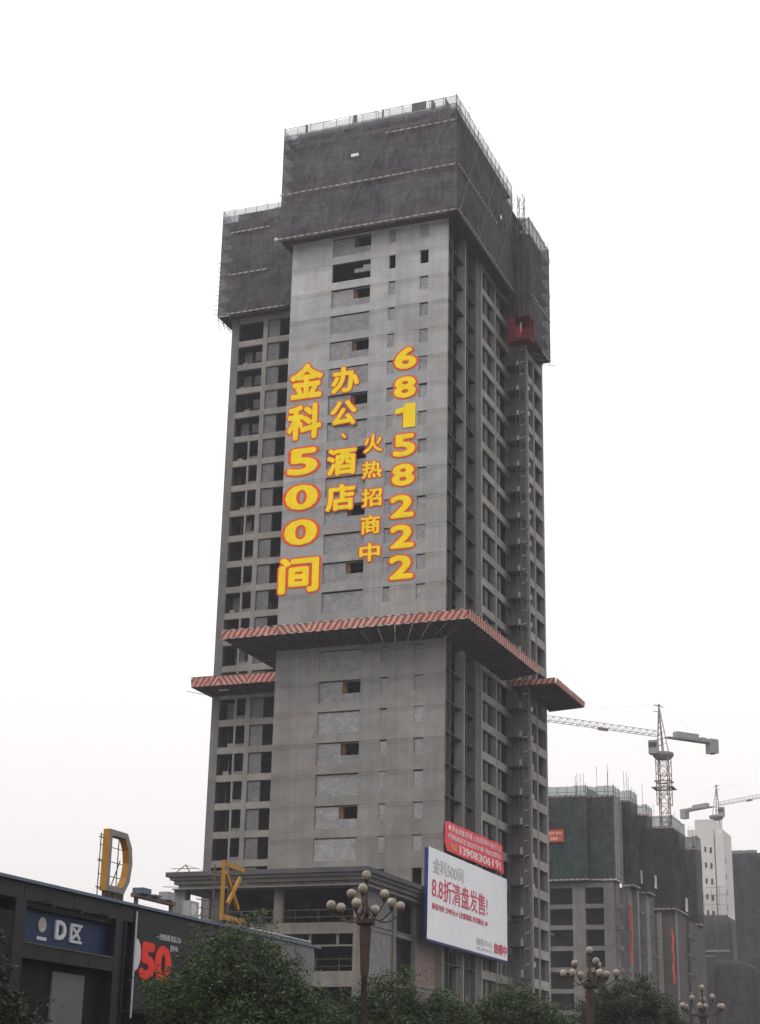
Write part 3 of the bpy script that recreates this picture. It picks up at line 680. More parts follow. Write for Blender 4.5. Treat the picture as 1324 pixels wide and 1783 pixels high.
lp = MB().box(.1, 2.0, 19.4, 21.3, Fz(-3)-.2, Fz(-3)-.12).part('landing_platform', M_DECK, h)
for k in range(-2, 19): inst(lp, H*(k+3))
for y in (19.05, 20.9):
    MB().bar((.3, y, 10), (.3, y, 82), .045).part('standard_pole', M_STEEL, h); MB().bar((1.5, y, 10), (1.5, y, 82), .045).part('standard_pole', M_STEEL, h)
for k, (x0, x1) in enumerate(((1.35, 3.95),)):
    m_ = MB(); z0, z1 = 81.5, 84.4
    m_.box(x0, x1, 16.5, 17.9, z0, z0+.12); m_.box(x0, x1, 16.5, 17.9, z1-.1, z1)
    for a in (x0, x1-.08):
        for b in (16.5, 17.82): m_.box(a, a+.08, b, b+.08, z0+.12, z1-.1)
    m_.box(x0+.08, x0+.9, 16.52, 16.56, z0+.12, z1-.1); m_.box(x0+1.7, x1-.08, 16.52, 16.56, z0+.12, z0+1.3); m_.box(x0+.02, x0+.06, 16.58, 17.82, z0+.12, z1-.1)
    m_.box(x0+.08, x1-.08, 17.84, 17.88, z0+.12, z1-.1)
    cg = m_.part('hoist_cage', M_CAGE, h)
    MB().box(x0+.95, x0+1.65, 16.44, 16.5, z0+.3, z0+1.7).part('cage_door', M_CAGED, cg)
    MB().box(x0+1.5, x0+1.6, 16.40, 16.44, z0+.9, z1-.8).part('cage_rail', M_LIGHTM, cg)
mb = MB().bar((3.3, 19.4, 81.2), (4.3, 20.4, 80.9), .04).bar((3.3, 20.6, 81.0), (4.4, 21.6, 80.8), .04); mb.part('cable_arm', M_STEEL, h)

# ------------------------------------------------------------------ podium
P = thing('podium_building', (-8.5, -10, 0), 'low open concrete podium with a stepped cornice in front of the tower', 'building')
PY = -18.6
def ledge(z0, z1, o):                                     # cornice tier overhanging by o on front and right
    mb = MB(); mb.box(-16.6-o, -.5+o, PY-o, PY+1.2, z0, z1); mb.box(-1.9, -.5+o, PY+1.203, 35.0, z0, z1); mb.box(-16.6-o, -15.2, PY+1.203, -.1, z0, z1)
    return mb
ledge(19.30, 19.68, 1.0).part('cornice_tier', M_DARKC, P); ledge(19.05, 19.297, .72).part('cornice_tier', M_COL, P); ledge(18.72, 19.047, .45).part('cornice_tier', M_POD, P); ledge(18.40, 18.717, .15).part('cornice_tier', M_POD, P)
ledge(18.30, 18.397, .55).part('cornice_tier', M_COL, P)
MB().box(-15.2, -1.9, PY+1.2, -.05, 19.2, 19.6).part('roof_slab', M_DARKC, P)
for z0, z1 in ((14.6, 15.48), (10.5, 11.7), (5.8, 6.9)):
    MB().box(-12.7, -1.06, PY, PY+.5, z0, z1).part('edge_beam', M_POD, P)
    MB().box(-15.6, -1.2, PY+.5, -.05, z1-.35, z1-.02).part('floor_slab', M_DARKC, P)
MB().box(-1.05, -.28, PY-.02, PY+.9, 0, 18.3).part('column', M_POD, P)
MB().box(-17.25, -16.2, PY, PY+1.0, 0, 18.3).part('column', M_COL, P)
MB().box(-13.8, -12.7, PY+.2, PY+1.2, 0, 18.3).part('column', M_DARKC, P)
MB().lathe(-8.0, PY+.9, [(.44, 11.7), (.44, 18.3)], 20).part('round_column', M_POD, P, True)
MB().lathe(-8.0, PY+.9, [(.44, 0), (.44, 10.4)], 20).part('round_column', M_POD, P, True)
for x, y in ((-10.6, -10), (-4.2, -10), (-10.6, -4.5), (-4.2, -4.5)): MB().box(x-.35, x+.35, y-.35, y+.35, 0, 19.2).part('column', M_DARKC, P)
MB().box(-12.6, -1.3, -.55, -.35, 0, 19.2).part('rear_wall', M_DARKC, P)
MB().box(-12.7, -12.4, PY+1.3, -.6, 0, 18.3).part('side_wall', M_DARKC, P)
gr = MB()
for zz in (15.95, 16.5): gr.bar((-12.6, PY+.3, zz), (-1.1, PY+.3, zz), .028)
x = -12.4
while x < -1.2: gr.bar((x, PY+.3, 15.48), (x, PY+.3, 16.55), .025); x += 2.05
gr.part('guard_rail', M_STEEL, P)
fr_ = MB().box(-12.6, -1.06, PY+.25, PY+.33, 13.62, 13.76); 
for x in (-8.9, -5.0, -2.6): fr_.box(x, x+.25, PY+.25, PY+.33, 13.76, 14.6)
fr_.part('transom_frame', M_COL, P)
gr = MB()
for zz in (12.1, 12.65): gr.bar((-12.6, PY+.3, zz), (-1.1, PY+.3, zz), .025)
for x in (-4.3, -2.3, -6.5): gr.bar((x, PY+.3, 11.7), (x, PY+.3, 12.7), .025)
gr.part('guard_rail', M_STEEL, P)
for x, w in ((-11.3, .9), (-10.2, .5)): MB().box(x, x+w, PY+1.5, PY+2.2, 15.48, 16.4).part('stacked_crate', M_DARKC, P)
# right side of the podium, x=-0.5
X0 = -.5
def side_bay(y0, y1, mat, name, x1=X0-.05, z0=0, z1=18.3): return MB().box(X0-.35, x1, y0, y1, z0, z1).part(name, mat, P)
for z0, z1 in ((0, 11.05), (11.5, 15.1), (15.55, 18.3)): side_bay(PY+.95, -11.2, M_BLOCK2, 'infill_panel', X0-.1, z0, z1)
side_bay(-11.2, -10.75, M_POD, 'pilaster', X0+.12)
def glaz(y0, y1):
    MB().box(X0-1.3, X0-1.2, y0, y1, 0, 18.3).part('glazing', M_GLASS, P)
    m_ = MB(); n = max(2, round((y1-y0)/1.6))
    for i in range(1, n): yy = y0+(y1-y0)*i/n; m_.box(X0-1.2, X0-1.05, yy-.06, yy+.06, 0, 18.3)
    m_.part('mullion', M_COL, P)
glaz(-10.7, -5.9); side_bay(-5.9, -5.2, M_POD, 'pilaster', X0+.1)
side_bay(-5.2, -4.9, M_RBRICK, 'brick_edge', X0+.02); side_bay(-4.85, 1.3, M_RBRICK, 'brick_panel', X0-.12); side_bay(1.3, 2.0, M_JAMB, 'brick_edge', X0+.02)
glaz(2.2, 5.0); side_bay(5.0, 5.5, M_POD, 'pilaster', X0+.1); glaz(5.5, 9.0); side_bay(9.0, 10.4, M_COL, 'pilaster', X0); side_bay(10.4, 17.4, M_RBRICK, 'brick_panel', X0-.12); side_bay(17.4, 18.7, M_JAMB, 'brick_edge', X0)
glaz(18.7, 20); side_bay(20, 20.6, M_POD, 'pilaster', X0+.1); glaz(20.6, 33.4); side_bay(24.6, 25.1, M_COL, 'pilaster', X0+.1); side_bay(29, 29.4, M_COL, 'pilaster', X0+.1); side_bay(33.4, 34.8, M_POD, 'pilaster', X0+.05)
for z0, z1 in ((15.1, 15.5), (11.05, 11.45), (6.6, 7.0)):
    MB().box(X0-.42, X0-.03, PY+.96, 33.4, z0, z1).part('string_course', M_COL, P)
    MB().box(X0-.3, X0+.06, PY+.96, 33.4, z0+.33, z0+.42).part('string_course', M_POD, P)
MB().box(-12, -2, 34.5, 34.8, 0, 18.3).part('rear_wall', M_DARKC, P)
# little derrick on the podium roof
d = thing('roof_tripod', (-16.5, -18, 19.68), 'small dark pulley tripod on the far left corner of the podium roof', 'tripod')
for a in ((-17.3, -18.6), (-15.8, -18.6), (-16.4, -17.2)): MB().bar((*a, 19.68), (-16.5, -18.2, 20.45), .05).part('leg', M_STEEL, d)
MB().bar((-17.6, -18.6, 20.1), (-15.4, -18.0, 20.15), .035).part('cross_bar', M_STEEL, d)

# ------------------------------------------------------------------ white billboard and red banner on the right side
B = thing('billboard', (.8, 4.5, 15), 'large white sale billboard with red writing on the side of the podium', 'billboard')
by0, by1, bz0, bz1 = -6.72, 16.25, 15.18, 23.05
MB().box(.62, .96, by0-.02, by1, bz0-.12, bz1-.1).part('frame_box', M_BLUEBOX, B)
mb = MB(); n = 16
for i in range(n+1):
    y = by0+(by1-by0)*i/n; mb.v += [(1.0+.012*math.sin(i*1.7), y+(-.25 if i == 0 else 0), bz0+.06+.22*i/n*0), (1.0+.012*math.cos(i*2.1), y, bz1)]
for i in range(n): mb.f.append((2*i, 2*i+2, 2*i+3, 2*i+1)); mb.m.append(0)
o = mb.part('vinyl_sheet', M_WHITE, B); md = o.modifiers.new('thickness', 'SOLIDIFY'); md.thickness = .015; md.offset = -1
text_mb('金科500间', (-5.6, 2.7, 20.95, 22.3), .012, 'y', 1.02, .012).part('grey_lettering', M_TGREY, B)
text_mb('8.8折清盘发售!', (-5.85, 9.9, 18.75, 20.75), .008, 'y', 1.02, .012).part('red_lettering', M_TRED, B)
text_mb('最低均价 2398元/㎡ (全部清盘 卖完即止) ●', (-5.8, 9.9, 17.75, 18.4), .012, 'y', 1.02, .012).part('red_lettering', M_TRED, B)
text_mb('销售中心', (6.5, 11.3, 15.95, 16.6), .004, 'y', 1.02, .012).part('grey_lettering', M_TGREY, B); text_mb('TEL 68158222', (6.5, 11.3, 15.55, 15.78), .004, 'y', 1.02, .012).part('grey_lettering', M_TGREY, B)
text_mb('热销中', (11.9, 16.05, 15.62, 16.6), .03, 'y', 1.02, .012).part('red_lettering', M_TRED, B)
for y in (-5.5, 0, 5.5, 11, 15.5): MB().bar((.0, y, 15.0), (.65, y, 15.6), .06).bar((-.02, y, 22.6), (.65, y, 22.4), .06).part('support_arm', M_STEEL, B)

R_ = thing('hanging_banner', (.2, 8.5, 25), 'red advertising banner with white writing slung above the white billboard', 'banner')
mb = MB(); n, k = 26, 6
def ban(t, s):
    y = -.35+18.1*t; top = 26.2+.4*t+.16*math.sin(min(1, t*9)*math.pi/2)*(1-t)+.035*math.sin(t*23); bot = 23.62+.2*t+(.75*(1-t/.04)**2 if t < .04 else 0)+.03*math.sin(t*17)
    return (.22+.06*math.sin(t*9+s*2)+.03*math.sin(t*31), y, bot+(top-bot)*s)
for i in range(n+1):
    for j in range(k+1): mb.v.append(ban(i/n, j/k))
for i in range(n):
    for j in range(k): q = i*(k+1)+j; mb.f.append((q, q+k+1, q+k+2, q+1)); mb.m.append(0)
o = mb.part('cloth', M_BANNER, R_); md = o.modifiers.new('thickness', 'SOLIDIFY'); md.thickness = .015; md.offset = -1
def drape(mbt):                                         # lay lettering on the slack cloth
    v2 = []
    for x, y, zz in mbt.v:
        t = (y+.35)/18.1; lo, hi = ban(t, 0), ban(t, 1); s = (zz-23.8)/(26.6-23.8); p = ban(t, s); v2.append((p[0]+.03+(x-.5), y, p[2]))
    mbt.v = v2; return mbt
drape(text_mb('● 黄金商铺 旺铺 火热招商中 首付三成', (.4, 17.0, 25.75, 26.35), .012, 'y', .5, .012)).part('white_lettering', M_BANTXT, R_)
drape(text_mb('内铺临街旺铺 酒店写字楼 诚邀加盟投资', (.3, 17.0, 25.0, 25.55), .012, 'y', .5, .012)).part('white_lettering', M_BANTXT, R_)
drape(text_mb('电话', (1.3, 3.0, 24.05, 24.75), .02, 'y', .5, .012)).part('orange_lettering', M_BANTXT2, R_)
drape(text_mb('13908306191', (3.7, 16.6, 24.0, 24.8), .03, 'y', .5, .012)).part('white_lettering', M_BANTXT, R_)
for y in (1.5, 9.5, 17.3): MB().bar((-.05, y, 26.3), (.2, y, 26.4), .03).part('fixing_cord', M_STEEL, R_)

# ------------------------------------------------------------------ low commercial building, lower left (street front in plane x=20.5)
D = thing('commercial_building', (16, -93, 0), 'dark grey low commercial building with a blue sign at the lower left', 'building')
XF = 20.5
MB().box(6, XF-.9, -112, -75.8, 0, 7.9).part('body', M_DKGREY2, D)
MB().box(XF-.9, XF, -112, -91.95, 7.62, 8.14).part('parapet', M_DKGREY, D); MB().box(XF-.95, XF+.14, -112, -75.5, 8.143, 8.24).part('parapet_cap', M_BLUEG, D)
MB().box(XF-.6, XF-.02, -91.95, -82.75, 4.6, 8.14).part('panel_wall', M_BLACKB, D)
MB().box(XF-.9, XF+.02, -99.45, -98.85, 0, 7.62).part('pier', M_DKGREY, D); MB().box(XF-.9, XF+.02, -93.2, -92.45, 0, 7.62).part('pier', M_DKGREY, D)
MB().box(XF-.9, XF+.01, -98.85, -93.2, 5.86, 6.36).part('sign_beam', M_DKGREY, D)
MB().box(XF-.9, XF+.01, -112, -99.45, 5.3, 7.2).part('dark_bay', M_DKGREY2, D)
sgn = MB().box(XF-.42, XF-.32, -98.85, -93.2, 6.36, 7.62).part('sign_board', M_SIGNBLUE, D)
MB().box(XF-.32, XF-.1, -98.85, -93.2, 7.42, 7.62).part('sign_hood', M_DKGREY2, sgn)
text_mb('D', (-96.58, -95.92, 6.62, 7.24), .04, 'y', XF-.31, .06).part('white_letter', M_SIGNW, sgn); text_mb('区', (-95.66, -94.9, 6.60, 7.22), .028, 'y', XF-.31, .06).part('white_letter', M_SIGNW, sgn)
mb = MB()
for a, b_, r in ((0, 0, .27),):
    k = len(mb.v); mb.v += [(XF-.30, -97.34+.25*math.cos(t*math.pi/10), 7.0+.24*math.sin(t*math.pi/10)) for t in range(20)]; mb.f.append(tuple(range(k, k+20))); mb.m.append(0)
em = mb.part('round_emblem', M_EMB, sgn)
mb = MB(); mb.box(XF-.31, XF-.285, -97.62, -97.05, 6.52, 6.62); mb.part('emblem_caption', M_TGREY, sgn)
mb = MB(); mb.box(XF-.298, XF-.285, -97.42, -97.22, 6.83, 6.88); mb.lathe(XF-.29, -97.32, [(.008, 6.9), (.012, 7.15)], 6); mb.part('emblem_figure', M_LIGHTM, sgn)
MB().box(XF-.5, XF-.4, -98.85, -93.2, 0, 5.86).part('shop_front', M_DKGREY2, D)
MB().box(XF-.4, XF-.33, -96.42, -94.42, 0, 5.62).part('shutter_panel', M_ROLL, D)
MB().box(XF-.4, XF-.2, -92.45, -91.98, 6.45, 7.6).part('blue_poster', M_SIGNBLUE, D)
MB().box(XF-.38, XF-.19, -92.38, -92.08, 6.55, 6.78).part('poster_picture', M_BLUEG, D)
for i in range(13): MB().box(XF+.001, XF+.004, -111+i*1.5, -110.975+i*1.5, 7.63, 8.13).part('panel_joint', M_DKGREY2, D)
for y in (-98.0, -96.4, -94.8): MB().box(XF-.009, XF+.014, y, y+.025, 5.87, 6.35).part('panel_joint', M_DKGREY2, D)
MB().bar((XF+.06, -92.6, 0), (XF+.06, -92.6, 7.6), .04, 8).part('downpipe', M_DKGREY, D); MB().bar((XF+.04, -98.8, 6.33), (XF+.04, -93.3, 6.30), .018).part('cable', M_STEEL, D)
for y in (-97.8, -96.0, -94.2): MB().bar((XF-.02, y, 7.7), (XF+.28, y, 7.58), .02).box(XF+.22, XF+.36, y-.08, y+.08, 7.50, 7.58).part('sign_lamp', M_DKGREY, D)
# the dark advertising wall with 50
w = thing('advert_panel', (XF, -88, 5), 'black advert panel with big red 50 behind the tree', 'advert')
MB().box(XF-.015, XF+.03, -91.9, -82.8, 4.7, 8.1).part('board', M_BLACKB, w)
text_mb('50', (-91.45, -89.1, 5.75, 7.05), .05, 'y', XF+.03, .04, shear=-.02).part('red_digits', M_50, w)
text_mb('—全城热销 新品上市—', (-90.3, -88.2, 7.2, 7.42), .004, 'y', XF+.03, .02).part('white_caption', M_SIGNW, w); text_mb('招商', (-89.2, -88.6, 6.85, 7.08), .0, 'y', XF+.03, .02).part('white_caption', M_TGREY, w)
mb = MB(); k = len(mb.v); mb.v += [(XF+.045, -91.75+(.38*math.cos(t)), 6.55+.55*math.sin(t)) for t in [(-math.pi/2+math.pi*i/14) for i in range(15)]]; mb.f.append(tuple(range(15))); mb.m.append(0)
mb.part('white_disc', M_SIGNW, w); MB().bar((XF+.05, -91.82, 4.4), (XF+.05, -91.85, 8.0), .035).part('white_edge', M_SIGNW, w)
# map board
w = thing('map_board', (XF, -79.4, 6.5), 'grey printed map board standing right of the leafy tree', 'sign board')
mb = MB(); pts = [(-82.75, 6.3), (-76.2, 6.3), (-75.95, 7.6), (-76.1, 8.2), (-76.6, 8.33), (-82.75, 8.3)]
mb.v += [(XF+.05, a, b) for a, b in pts]+[(XF-.25, a, b) for a, b in pts]; n = 6
mb.f += [tuple(range(6)), tuple(range(11, 5, -1))]+[(i, i+6, (i+1) % 6+6, (i+1) % 6) for i in range(6)]; mb.m += [0]*8
mb.part('board', M_MAP, w); MB().box(XF+.052, XF+.08, -82.7, -81.35, 6.3, 8.2).part('dark_margin', M_BLACKB, w)
MB().bar((XF+.06, -82.7, 8.34), (XF+.06, -76.5, 8.36), .03).part('top_trim', M_LIGHTM, w)
for y in (-81, -78): MB().box(XF-.2, XF-.05, y, y+.2, 0, 6.3).part('post', M_STEEL, w)

# roof letters
def extr(pts, hole, x0, x1, mbx=None):
    """polygon ring pts/hole in (y,z) between x0 and x1"""
    m_ = mbx or MB(); n = len(pts)
    for xx, fl in ((x1, 0), (x0, 1)):
        for i in range(n):
            j = (i+1) % n; q = [(xx, *pts[i]), (xx, *pts[j]), (xx, *hole[j]), (xx, *hole[i])]; m_.mi = 0; m_.q(*(q[::-1] if fl else q))
    m_.mi = 1
    for ring in (pts, hole):
        for i in range(n): j = (i+1) % n; m_.q((x0, *ring[i]), (x0, *ring[j]), (x1, *ring[j]), (x1, *ring[i]))
    return m_
L = thing('roof_letter', (XF-.3, -93.4, 8.24), 'big yellow letter D on a pole frame on the building roof', 'letter', 'yellow letters on the low roof')
oy, oz = -94.3, 8.5
Dp = [(.35, 0), (1.6, 0), (1.95, .45), (2.06, 1.1), (1.95, 1.65), (1.6, 2.1), (.35, 2.1)]
Dh = [(.56, .2), (1.46, .2), (1.72, .58), (1.82, 1.1), (1.72, 1.54), (1.46, 1.9), (.56, 1.9)]
def place(ps): return [(oy+a, oz+b) for a, b in ps]
extr(place(Dp), place(Dh), XF-.30, XF-.04).part('letter_body', [M_LETG, M_LETY], L)
m_ = MB()
for y in (-93.75, -93.2, -92.5, -91.95): m_.bar((XF-.5, y, 8.24), (XF-.5, y, 10.5), .02)
for zz in (8.6, 9.1, 9.6, 10.1, 10.45): m_.bar((XF-.5, -93.8, zz), (XF-.5, -91.9, zz), .016)
m_.bar((XF-.46, -93.2, 8.24), (XF-.46, -92.4, 9.7), .022)
for y in (-93.7, -93.2): m_.bar((XF-.3, y, 8.1), (XF-.3, y, 8.55), .04)
for zz in (8.6, 9.5, 10.3): m_.bar((XF-.3, -94.2, zz), (XF-.3, -93.9, zz), .025)
m_.part('support_frame', M_STEEL, L)
L = thing('roof_letter', (XF-.3, -84.1, 8.24), 'yellow open-box character with a cross inside, on the roof before the podium', 'letter', 'yellow letters on the low roof')
def ybar(a, b, w_, mbx, x0=XF-.09, x1=XF):
    a, b = Vector(a), Vector(b); d_ = (b-a).normalized(); n_ = Vector((-d_.y, d_.x))*w_/2; c = [a+n_, a-n_, b-n_, b+n_]
    mbx.mi = 0; mbx.q(*[(x1, *p) for p in c][::-1]); mbx.q(*[(x0, *p) for p in c]); mbx.mi = 1
    for i in range(4): j = (i+1) % 4; mbx.q((x0, *c[i]), (x0, *c[j]), (x1, *c[j]), (x1, *c[i]))
m_ = MB(); ybar((-85.02, 8.42), (-85.02, 10.72), .18, m_); m_.part('letter_stroke', [M_LETY, M_LETY], L)
m_ = MB(); ybar((-84.9, 10.58), (-83.2, 10.55), .2, m_); m_.part('letter_stroke', [M_LETY, M_LETY], L)
m_ = MB(); ybar((-84.9, 8.55), (-82.85, 8.53), .2, m_); m_.part('letter_stroke', [M_LETY, M_LETY], L)
m_ = MB(); ybar((-83.5, 10.22), (-84.55, 9.08), .16, m_); m_.part('letter_stroke', [M_LETY, M_LETY], L)
m_ = MB(); ybar((-84.6, 10.3), (-83.35, 9.0), .13, m_, XF-.21, XF-.10); m_.part('letter_stroke', [M_LETY, M_LETY], L)
m_ = MB()
for y in (-84.7, -83.4): m_.bar((XF-.6, y, 8.0), (XF-.6, y, 10.6), .03)
m_.bar((XF-.6, -84.9, 10.3), (XF-.6, -83.2, 10.3), .025).bar((XF-.6, -84.9, 9.0), (XF-.6, -83.2, 9.0), .025); m_.part('support_frame', M_STEEL, L)

# roof clutter
MB().box(XF-1.2, XF-.7, -92.25, -91.6, 8.2, 8.75).solo('vent_box', M_DKGREY, (XF-1, -92, 8.2), 'grey square vent box on the roof right of the D letter', 'vent')
w = thing('roof_beam', (16, -82.4, 9.5), 'dark steel beam running level behind the low roof', 'beam')
MB().box(15.9, 16.15, -84.2, -80.75, 9.50, 9.66).part('beam', M_STEEL, w)
for y in (-84.0, -81): MB().box(15.95, 16.1, y, y+.12, 7.9, 9.5).part('post', M_STEEL, w)
MB().box(15.8, 16.3, -83.9, -83.2, 9.665, 9.9).solo('equipment_box', M_BLUEG, (16, -83.5, 9.66), 'blue grey equipment box on the roof beam by the D letter', 'box')
MB().box(15.8, 16.3, -82.9, -82.3, 9.665, 9.74).solo('flat_case', M_BLUEG, (16, -82.6, 9.66), 'flat dark case lying on the roof beam beyond the blue box', 'box')
MB().box(15.8, 16.25, -81.65, -81.05, 9.665, 10.0).solo('equipment_box', M_AC, (16, -81.3, 9.66), 'pale equipment box on the roof beam beside the podium column', 'box')
w = thing('air_conditioner', (10, -67.5, 10), 'white outdoor air conditioner seen through the open podium corner', 'air conditioner')
MB().box(9.8, 10.2, -68.1, -67.1, 10.5, 11.3).part('casing', M_AC, w)
mb = MB(); mb.v += [(10.21, -67.7+.3*math.cos(t*math.pi/8), 10.9+.3*math.sin(t*math.pi/8)) for t in range(16)]; mb.f.append(tuple(range(16))); mb.m.append(0); mb.part('fan_grille', M_TGREY, w)
MB().box(9.7, 10.3, -68.1, -66.2, 10.35, 10.495).part('shelf', M_STEEL, w); MB().box(9.9, 10.1, -68, -67.8, 0, 10.35).part('post', M_STEEL, w); MB().box(9.9, 10.1, -66.6, -66.4, 0, 10.35).part('post', M_STEEL, w)
m_ = MB()
for zz in (10.7, 11.1, 11.5): m_.bar((10, -67, zz), (10, -65.5, zz+.05), .03)
m_.bar((10, -66.3, 10.4), (10, -66.3, 11.6), .03).bar((10, -66.9, 10.4), (10, -66.1, 11.2), .02); m_.part('side_rail', M_STEEL, w)
mb = MB(); pts = [(17, -83.5, 9.95), (13, -70, 11.6), (5, -50, 14.3), (-16.4, -18.2, 20.4)]
for a, b in zip(pts[:-1], pts[1:]): mb.bar(a, b, .022)
mb.solo('overhead_cable', M_STEEL, (17, -83.5, 9.95), 'thin sagging cable from the low roof up to the podium corner', 'cable')

# ------------------------------------------------------------------ street lamps
def lamp():
    L = thing('street_lamp', (0, 0, 0), 'x', 'street lamp', 'multi-globe street lamps along the road')
    MB().lathe(0, 0, [(.30, .0), (.30, .5), (.17, .9), (.14, 3), (.12, 6.5), (.17, 6.55)], 10).part('pole', M_POLE, L, True)
    MB().lathe(0, 0, [(.15, 6.5), (.19, 6.62), (.235, 7.6), (.27, 8.3), (.24, 8.36), (.22, 8.42)], 6).part('tapered_shaft', M_POLE, L)
    MB().lathe(0, 0, [(.30, 8.42), (.40, 8.5), (.40, 8.66), (.12, 8.7)], 12).part('collar_plate', M_POLE, L)
    MB().lathe(0, 0, [(.13, 8.7), (.15, 9.0), (.08, 9.3), (.07, 10.0), (.045, 10.18)], 10).part('stem', M_POLE, L, True)
    def globe(x, y, z):
        o = MB().sphere((x, y, z), .19).part('globe', M_GLOBE, L, True); MB().lathe(x, y, [(.03, z-.34), (.09, z-.24), (.11, z-.17)], 8).part('globe_cup', M_POLE, o)
    globe(0, 0, 10.38)
    for n, R, zc, ph, z0 in ((6, 1.42, 9.18, 15, 8.95), (3, .78, 9.72, 20, 9.2)):
        for i in range(n):
            t = math.radians(ph+i*360/n); zz = zc+random.uniform(-.06, .06); ar = MB(); pr = None
            for s in range(9):
                u = s/8; rr = .08+(R-.08)*(u if u < 1 else 1); hh = z0-.28*math.sin(u*math.pi)*1.3+(zz-.3-z0)*u**2
                p = (math.cos(t)*rr, math.sin(t)*rr, hh)
                if pr: ar.bar(pr, p, .03, 6)
                pr = p
            ar.part('curved_arm', M_POLE, L); globe(math.cos(t)*R, math.sin(t)*R, zz)
    return L
def dup(root, loc, rz, label):
    r = root.copy(); COL.objects.link(r); r.location = loc; r.rotation_euler = (0, 0, rz); r['label'] = label
    for c in list(root.children):
        d_ = c.copy(); COL.objects.link(d_); d_.parent = r
        for e in list(c.children): f = e.copy(); COL.objects.link(f); f.parent = d_
    return r
LP = lamp(); LP['label'] = 'largest multi-globe street lamp, standing before the podium corner'
RZ = math.radians(21.6)
LP.location = (25.28, -81.95, 0); LP.rotation_euler = (0, 0, RZ)
dup(LP, (27.4, -54.9, -.6), RZ+.5, 'multi-globe street lamp rising from the dark tree before the green-netted building')
dup(LP, (28.3, -28.4, -.75), RZ+1.0, 'smallest multi-globe street lamp, before the grey netted towers')
mb = MB().sphere((31.5, -8, 8.2), .2)
w = thing('street_lamp', (33.2, -22, 0), 'street lamp of which one globe shows past the smallest lamp', 'street lamp', 'multi-globe street lamps along the road')
bpy.data.objects.remove(w)

# ------------------------------------------------------------------ trees
def tree(cx, cy, ztop, lobes, n, mat, label, leaf=.15, trunk_h=3.0):
    t = thing('leafy_tree', (cx, cy, 0), label, 'tree', 'street trees along the pavement')
    zc = np.mean([l[2] for l in lobes]); mb = MB()
    mb.lathe(cx, cy, [(.22, 0), (.16, 1.2), (.13, trunk_h), (.10, trunk_h+.8)], 9)
    for l in lobes:
        p0 = Vector((cx, cy, trunk_h)); p1 = Vector((cx+l[0], cy+l[1], l[2])); m1 = p0.lerp(p1, .5)+Vector((0, 0, -.25))
        mb.bar(p0, m1, .08, 6, .055); mb.bar(m1, p1, .055, 6, .02)
        for _ in range(5):
            e = p1+Vector(rng.normal(0, 1, 3))*l[3]*.5; mb.bar(m1.lerp(p1, random.random()), e, .03, 4, .008)
    mb.part('trunk', M_BARK, t)
    tot = sum(l[3]**2 for l in lobes); C_ = []
    for l in lobes:
        k = int(n*l[3]**2/tot); ncl = max(30, k//42)
        dv = rng.normal(size=(ncl, 3)); dv /= np.linalg.norm(dv, axis=1)[:, None]
        rad = .42+.62*rng.random(ncl)**.6; out_ = rng.random(ncl) < .14; rad[out_] *= 1.0+.32*rng.random(out_.sum()); rad *= (1+.16*np.sin(dv[:, 0]*5+l[0])+.14*np.sin(dv[:, 2]*7+dv[:, 1]*4))
        cl = np.array([cx+l[0], cy+l[1], l[2]])+dv*rad[:, None]*np.array([l[3], l[3], l[4]])
        idx = rng.integers(0, ncl, k); sc = (.09+.22*rng.random(ncl)**2)[idx]
        C_.append(cl[idx]+rng.normal(size=(k, 3))*sc[:, None]*np.array([1.15, 1.15, .7]))
    Pn = np.concatenate(C_); k = len(Pn)
    a = rng.normal(size=(k, 3)); a[:, 2] *= .55; a /= np.linalg.norm(a, axis=1)[:, None]
    b = rng.normal(size=(k, 3)); b -= (b*a).sum(1)[:, None]*a; b /= np.linalg.norm(b, axis=1)[:, None]
    Ls = leaf*(.6+.8*rng.random(k))[:, None]; Ws = Ls*.42
    V = np.stack([Pn-a*Ls*.5, Pn+b*Ws*.5, Pn+a*Ls*.5, Pn-b*Ws*.5], 1).reshape(-1, 3)-np.array([cx, cy, 0])
    me = bpy.data.meshes.new('crown'); me.vertices.add(4*k); me.vertices.foreach_set('co', V.astype('f').ravel())
    me.loops.add(4*k); me.loops.foreach_set('vertex_index', np.arange(4*k, dtype='i')); me.polygons.add(k)
    me.polygons.foreach_set('loop_start', np.arange(0, 4*k, 4, dtype='i')); me.polygons.foreach_set('loop_total', np.full(k, 4, 'i')); me.materials.append(mat); me.update(); me.validate()
    o = bpy.data.objects.new('crown', me); COL.objects.link(o); o.parent = t; o['kind'] = 'stuff'
    return t
tree(25.6, -94.0, 7.4, [(.1, .1, 5.8, 1.45, 1.5), (1.35, .6, 4.9, 1.2, 1.1), (-1.2, -.7, 4.7, 1.35, 1.2), (.5, .2, 3.9, 2.1, 1.0), (2.2, 1.0, 4.2, .9, .8)], 73600, M_LEAF1, 'big bushy green tree before the yellow roof characters', .115)
tree(26.0, -79.0, 7, [(-.6, -.2, 5.6, 1.3, 1.15), (1.3, .5, 5.0, 1.4, 1.0), (-2.0, -.9, 5.0, 1.1, 1.0), (.2, 0, 4.3, 2.0, .9)], 41600, M_LEAF1, 'low green tree behind the largest street lamp', .12)
tree(27.2, -68.5, 7, [(.1, 0, 6.0, 1.4, 1.0), (1.4, .6, 5.4, 1.1, .9), (-1.4, -.5, 5.3, 1.2, .9), (0, 0, 4.8, 1.8, .8)], 38400, M_LEAF1, 'green tree below the white billboard', .125)
